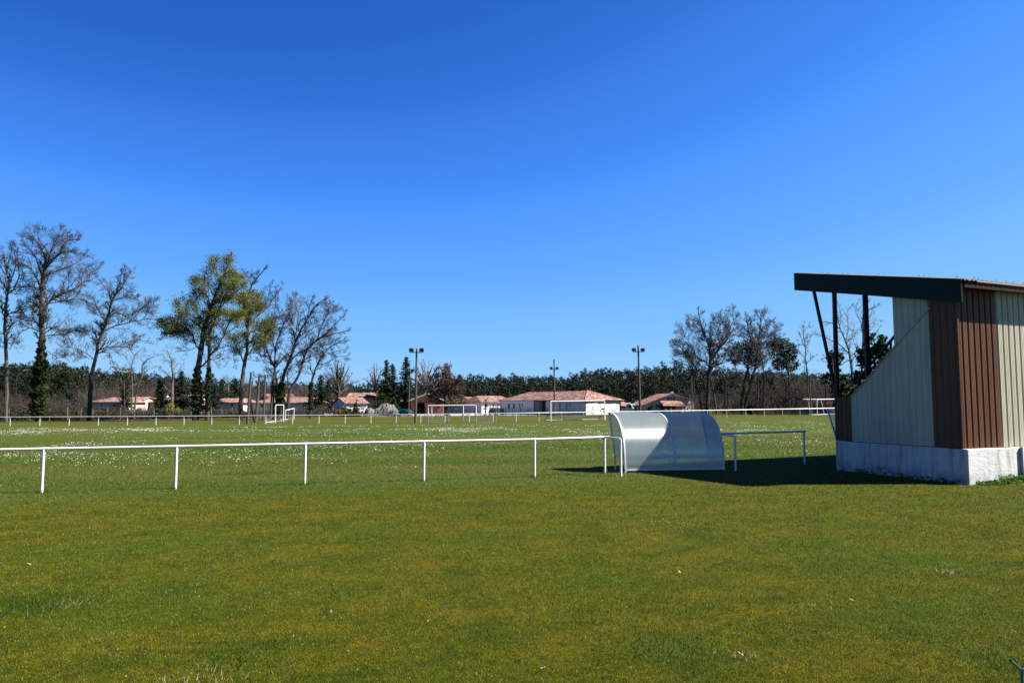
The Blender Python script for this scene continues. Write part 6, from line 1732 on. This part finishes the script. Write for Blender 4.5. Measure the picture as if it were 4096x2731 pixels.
def car():
    x, y, z = on_ground(zp4(118, 0)[0], 150)
    g = thing('parked_car', 'dark green car parked behind the mesh fence beside the bungalow', 'car', (x, y, z), R(70))
    def prism(b, prof, w): b.prism([(px, -w/2, pz) for px, pz in prof], (0, w, 0))
    b = MB(); prism(b, [(-2.0, 0.28), (2.0, 0.28), (2.05, 0.62), (1.9, 0.82), (0.95, 0.92), (-1.75, 0.98), (-2.05, 0.75)], 1.7); body = b.build('body', M['car_dark'], g); bm_bevel(body, 0.05)
    b = MB(); prism(b, [(0.95, 0.92), (0.30, 1.42), (-1.1, 1.46), (-1.8, 0.97)], 1.5); b.build('cabin', M['car_dark'], g)
    b = MB(); b.prism([(-1.42, -0.62, 1.27), (-1.42, 0.62, 1.27), (-1.74, 0.62, 1.02), (-1.74, -0.62, 1.02)], (-0.02, 0, 0.02)); b.build('rear_window', M['window'], g)
    for s in (-0.76, 0.745):
        b = MB(); b.prism([(0.72, s, 0.98), (0.22, s, 1.36), (-1.05, s, 1.39), (-1.5, s, 1.02)], (0, 0.016, 0)); b.build('side_window', M['window'], g)
    for wx in (1.25, -1.3):
        for wy in (-0.74, 0.74): wheel(g, (wx, wy, 0.31), 0.31, 0.2)
car()
def bin_():
    x, y, z = on_ground(zp4(198, 0)[0], 148)
    g = thing('waste_bin', 'dark green wheeled waste bin beside the parked dark car', 'bin', (x, y, z))
    b = MB(); b.prism([(-0.36, -0.4, 0.1), (0.36, -0.4, 0.1), (0.36, 0.34, 0.1), (-0.36, 0.34, 0.1)], (0, 0, 1.1)); b.build('body', M['car_dark'], g)
    b = MB(); b.box((0, -0.02, 1.25), (0.82, 0.86, 0.08)); b.build('lid', M['lamp'], g)
    for s in (-.3, .3): wheel(g, (s, 0.3, 0.1), 0.1, 0.08)
bin_()
def street_lamp(label, px, Y, ytop):
    x, y, z = on_ground(px, Y); H = hgt(px, ytop, Y)
    g = thing('street_lamp', label, 'street lamp', (x, y, z), 0, 'street lamps')
    b = MB(); b.tube([(0, 0, -0.2), (0, 0, H-0.35)], [0.09, 0.05], 7); b.build('post', M['dark_steel'], g, True)
    b = MB(); b.tube([(0, 0, H-0.45), (0, 0, H-0.08)], [0.10, 0.26], 8); b.build('lantern', M['lamp_glass'], g)
    b = MB(); b.tube([(0, 0, H-0.08), (0, 0, H)], [0.36, 0.10], 8); b.build('cap', M['lamp'], g)
street_lamp('street lamp before the white house with the speckled pink roof', zp3(2160, 0)[0], 148, zp3(0, 830)[1])
street_lamp('street lamp before the white gabled house above the gorse', zp3(423, 0)[0], 154, zp3(0, 832)[1])
wpole('plain telegraph pole between the firs and the teal tank', zp3(890, 0)[0], 1640, zp3(890, 0)[0], zp3(0, 698)[1], 175, 0.11, None)
b = MB(); b.box((0, 0, 0.45), (0.28, 0.28, 1.1)); b.box((0, 0, 1.02), (0.36, 0.36, 0.08))
o = b.build('gate_pillar', M['render_white']); o.location = on_ground(zp5(297, 0)[0], 128); tag(o, 'short white gate pillar before the shuttered house', 'pillar', 'gate pillars')
o2 = o.copy(); COL.objects.link(o2); o2.location = on_ground(zp5(352, 0)[0], 129); o2['label'] = 'second short white pillar nearer the thin floodlight'

# ------------------------------------------------------------------ foreground: wire fence end, weeds, dry tufts, fallen leaves
def near_fence():
    Y = 1.5
    V0 = pix(4087, 2679, Y); tip = pix(4042, 2640, Y-0.03); r = 0.0028
    g = thing('garden_fence', 'green wire fence end poking up in the bottom corner of the lawn', 'fence', (V0[0], Y, gz(V0[0])))
    lc = lambda p: (p[0]-V0[0], p[1]-Y, p[2]-gz(V0[0]))
    b = MB()
    b.tube([lc(tip), lc(V0)], r, 8)
    b.tube([lc(V0), (0.0, 0.0, -0.1)], r, 8)
    H = V0[2]-gz(V0[0])
    for i in range(14):
        x = 0.05*(i+1)
        b.tube([(x, x*0.2, -0.1), (x, x*0.2, H+0.012+0.01*(i % 2)), (x-0.02, x*0.2-0.02, H+0.035)], r, 6)
    for k in range(12): b.tube([(0, 0, H-0.03-0.1*k), (0.78, 0.156, H-0.03-0.1*k)], r, 6)
    b.tube([lc(V0), (0.05, 0.01, H+0.016)], r, 6)
    b.build('wire_mesh', M['green_wire'], g, True)
    b = MB(); b.tube([(0.74, 0.17, -0.3), (0.74, 0.17, H+0.12)], 0.022, 8); b.build('post', M['green_wire'], g, True)
near_fence()

near_posts = [on_ground(px, Y)[:2] for px, Y in near] + [p1]
def tufts():
    random.seed(111); b = MB()
    spots = [(300, 2370, 60, 1.0), (345, 2380, 40, 1.0), (235, 2390, 40, .8), (880, 2665, 45, 1), (740, 2680, 50, .9), (800, 2720, 40, 1), (2600, 2080, 60, .7), (2680, 2090, 60, .7), (2560, 2110, 50, .6), (2740, 2100, 40, .7), (3760, 2290, 40, 1), (3810, 2295, 40, .8), (290, 2010, 40, .5), (1225, 1950, 30, .5), (2500, 1900, 30, .6), (3250, 2430, 40, .6), (2940, 2600, 40, .7)]
    for px, py, n, s in spots:
        Y = 3137*1.85/(py-1621)
        x, y, z = on_ground(px, Y)
        for i in range(n):
            a = U(0, 6.28); l = U(0.03, 0.07)*s; ox, oy = random.gauss(0, .12), random.gauss(0, .12)
            t = U(0.5, 1.2); tip = (x+ox+math.cos(a)*l*t, y+oy+math.sin(a)*l*t, z+l*U(.5, 1)); w = 0.0026
            b.poly([(x+ox-w, y+oy, z), (x+ox+w, y+oy, z), tip])
    for i in range(1300):
        Y = 1/(1/4.6-(1/4.6-1/17.0)*random.random()); x = U(-0.75, 0.75)*Y
        if float(vnoise(np.array([x*0.55+40.0]), np.array([Y*0.55+20.0]), 77)[0]) < U(0.30, 0.75): continue
        b.card((x, Y, gz(x)+U(0.02, 0.045)), U(0.003, 0.008))
    o = b.build('dry_grass_tufts', M['tuft']); tag(o, 'bleached dry grass tufts scattered over the lawn', 'dry grass', kind='stuff')
    random.seed(112); b = MB()
    for i in range(2600):
        e = U(0.5, 4.5) if i > 500 else U(0.2, 0.9)
        px, py, _ = ep(e, 0, abs(random.gauss(0.03, 0.16))+0.01)
        z = gz(px); h = U(0.04, 0.20)*(1.0 if e > 0.9 else 0.4)
        b.card((px, py, z+h*random.random()), U(0.018, 0.045))
    for i in range(1500):
        e = U(4.4, 14.5); px, py, _ = ep(e, 0, abs(random.gauss(0.03, 0.12))+0.09); z = gz(px)
        b.card((px, py, z+U(0.02, 0.14)), U(0.018, 0.045))
    for i in range(220):
        s = U(0.2, 3.6); px, py, _ = sp(s, 0, abs(random.gauss(0.02, 0.07))+0.01); z = gz(px)
        b.card((px, py, z+U(0.01, 0.16)*(1.3 if 2.2 < s < 3.1 else 0.6)), U(0.015, 0.04))
    feet = [p for p in run+near_posts]
    for fx, fy in feet:
        for i in range(70):
            a = U(0, 6.28); r = U(0.03, 0.13); l = U(0.03, 0.10); x, y = fx+math.cos(a)*r, fy+math.sin(a)*r; z = gz(x)
            b.poly([(x-0.003, y, z), (x+0.003, y, z), (x+U(-.03, .03), y+U(-.03, .03), z+l)])
    for px, py, n, sx in ((200, 2375, 1500, 0.30), (120, 2400, 900, 0.25), (930, 2590, 500, 0.2), (1000, 1880, 1200, 0.5), (2700, 2560, 900, 0.3), (3900, 2620, 400, 0.2)):
        Y = 3137*1.85/(py-1621)
        for i in range(n):
            x0, y0, z = on_ground(px, Y); x, y = x0+random.gauss(0, sx), y0+random.gauss(0, sx*0.9); z = gz(x); l = U(0.015, 0.05)
            b.poly([(x-0.003, y, z), (x+0.003, y, z), (x+U(-.03, .03), y+U(-.03, .03), z+l)])
    o = b.build('weeds', M['weed']); tag(o, 'lush green weeds along the concrete base and round the railing posts', 'weeds', kind='stuff')
tufts()

def leaf_litter():
    b = MB()
    k = [(-0.05, 0, 0), (-0.025, 0.018, .008), (0.0, 0.013, .004), (0.02, 0.022, .010), (0.05, 0.004, .014), (0.022, -0.02, .006), (0, -0.012, 0), (-0.022, -0.018, .007)]
    b.prism(k, (0, 0, 0.0015)); me = b.mesh('dry_leaf', M['litter'])
    spots = [((488, 2143), 'pale dry leaf alone in the grass below the second railing post'), ((145, 2234), 'curled tan leaf near the left edge above the dry tufts'), ((2708, 2290), 'small white leaf in the middle distance right of the bare patch'), ((3106, 2290), 'bright cream leaf on the lawn between shelter and corner wire'), ((3380, 2405), 'pale torn leaf beside the pinkish dry patch'), ((4075, 2374), 'tan leaf at the right edge of the lawn'), ((2170, 2655), 'pale leaf near the bottom middle of the lawn'), ((2440, 2140), 'small pale leaf left of the bleached grass patch'), ((1720, 2470), 'brownish leaf lying in yellow moss near the middle'), ((1340, 2430), 'dark twig like leaf left of the middle of the lawn'), ((2940, 2610), 'pale curled leaf low in the lawn right of the middle')]
    for i, ((px, py), lb) in enumerate(spots):
        Y = 3137*1.85/(py-1621); x, y, z = on_ground(px, Y)
        o = bpy.data.objects.new('fallen_leaf', me); COL.objects.link(o)
        o.location = (x, y, z+0.035); o.rotation_euler = (U(-.6, .6), U(-.6, .6), U(0, 6)); s = U(0.32, 0.6); o.scale = (s, s, s)
        tag(o, lb, 'leaf', 'fallen leaves on the lawn')
random.seed(120); leaf_litter()
# ------------------------------------------------------------------ light, sky, camera
SUN_AZ, SUN_EL = R(-4.0), R(43.5)
d = Vector((math.cos(SUN_EL)*math.cos(SUN_AZ), math.cos(SUN_EL)*math.sin(SUN_AZ), math.sin(SUN_EL)))
sl = bpy.data.lights.new('sun', 'SUN'); sl.energy = 5.0; sl.angle = R(0.5); sl.color = (1.0, 0.95, 0.87)
so = bpy.data.objects.new('sun', sl); COL.objects.link(so)
so.rotation_euler = d.to_track_quat('Z', 'Y').to_euler(); so.location = (30, 0, 40)

w = bpy.data.worlds.new('World'); scene.world = w; w.use_nodes = True
nt = w.node_tree; bg = nt.nodes['Background']
sky = nt.nodes.new('ShaderNodeTexSky'); sky.sky_type = 'NISHITA'; sky.sun_disc = False
sky.sun_elevation = SUN_EL; sky.sun_rotation = R(90)-SUN_AZ
sky.air_density = 1.0; sky.dust_density = 0.0; sky.ozone_density = 3.0; sky.altitude = 0
tc = nt.nodes.new('ShaderNodeTexCoord'); mp = nt.nodes.new('ShaderNodeMapping')
mp.inputs['Scale'].default_value = (1, 1, 1); mp.inputs['Location'].default_value = (0, 0, 0.10)
nt.links.new(tc.outputs['Generated'], mp.inputs['Vector']); nt.links.new(mp.outputs[0], sky.inputs['Vector'])
# a deep, clean spring sky: steeper response per channel than the plain model
EXPO = 2.0
sep = nt.nodes.new('ShaderNodeSeparateColor'); nt.links.new(sky.outputs[0], sep.inputs[0])
cr = nt.nodes.new('ShaderNodeValToRGB'); cr.color_ramp.interpolation = 'CARDINAL'
stops = [(0.08, (0.008, 0.070, 0.36)), (0.163, (0.023, 0.135, 0.58)), (0.187, (0.043, 0.200, 0.75)), (0.230, (0.080, 0.316, 0.99)), (0.314, (0.172, 0.470, 1.0)), (0.40, (0.275, 0.590, 1.0)), (0.65, (0.46, 0.72, 1.0))]
while len(cr.color_ramp.elements) < len(stops): cr.color_ramp.elements.new(0.5)
for e_, (p_, c_) in zip(cr.color_ramp.elements, stops): e_.position = p_; e_.color = (*c_, 1)
nt.links.new(math_n(nt, 'MULTIPLY', sep.outputs[1], 0.1), cr.inputs['Fac'])
cmb = nt.nodes.new('ShaderNodeVectorMath'); cmb.operation = 'SCALE'; cmb.inputs['Scale'].default_value = 10.0/2**EXPO
nt.links.new(cr.outputs['Color'], cmb.inputs[0])
nt.links.new(cmb.outputs[0], bg.inputs['Color'])
bg.inputs['Strength'].default_value = 0.10

cam = bpy.data.cameras.new('camera'); co = bpy.data.objects.new('camera', cam); COL.objects.link(co)
cam.sensor_width = 36.0; cam.lens = 36.0*F/4096.0; cam.clip_start = 0.05; cam.clip_end = 5000
co.location = (0, 0, CAMH); co.rotation_euler = (R(90)+PITCH, 0, 0)
scene.camera = co
vs = scene.view_settings
scene.display_settings.display_device = 'sRGB'
vs.view_transform = 'Standard'; vs.look = 'None'; vs.exposure = EXPO; vs.gamma = 1.0; vs.use_curve_mapping = False
scene.cycles.max_bounces = 8; scene.cycles.transparent_max_bounces = 24
scene.cycles.use_denoising = True
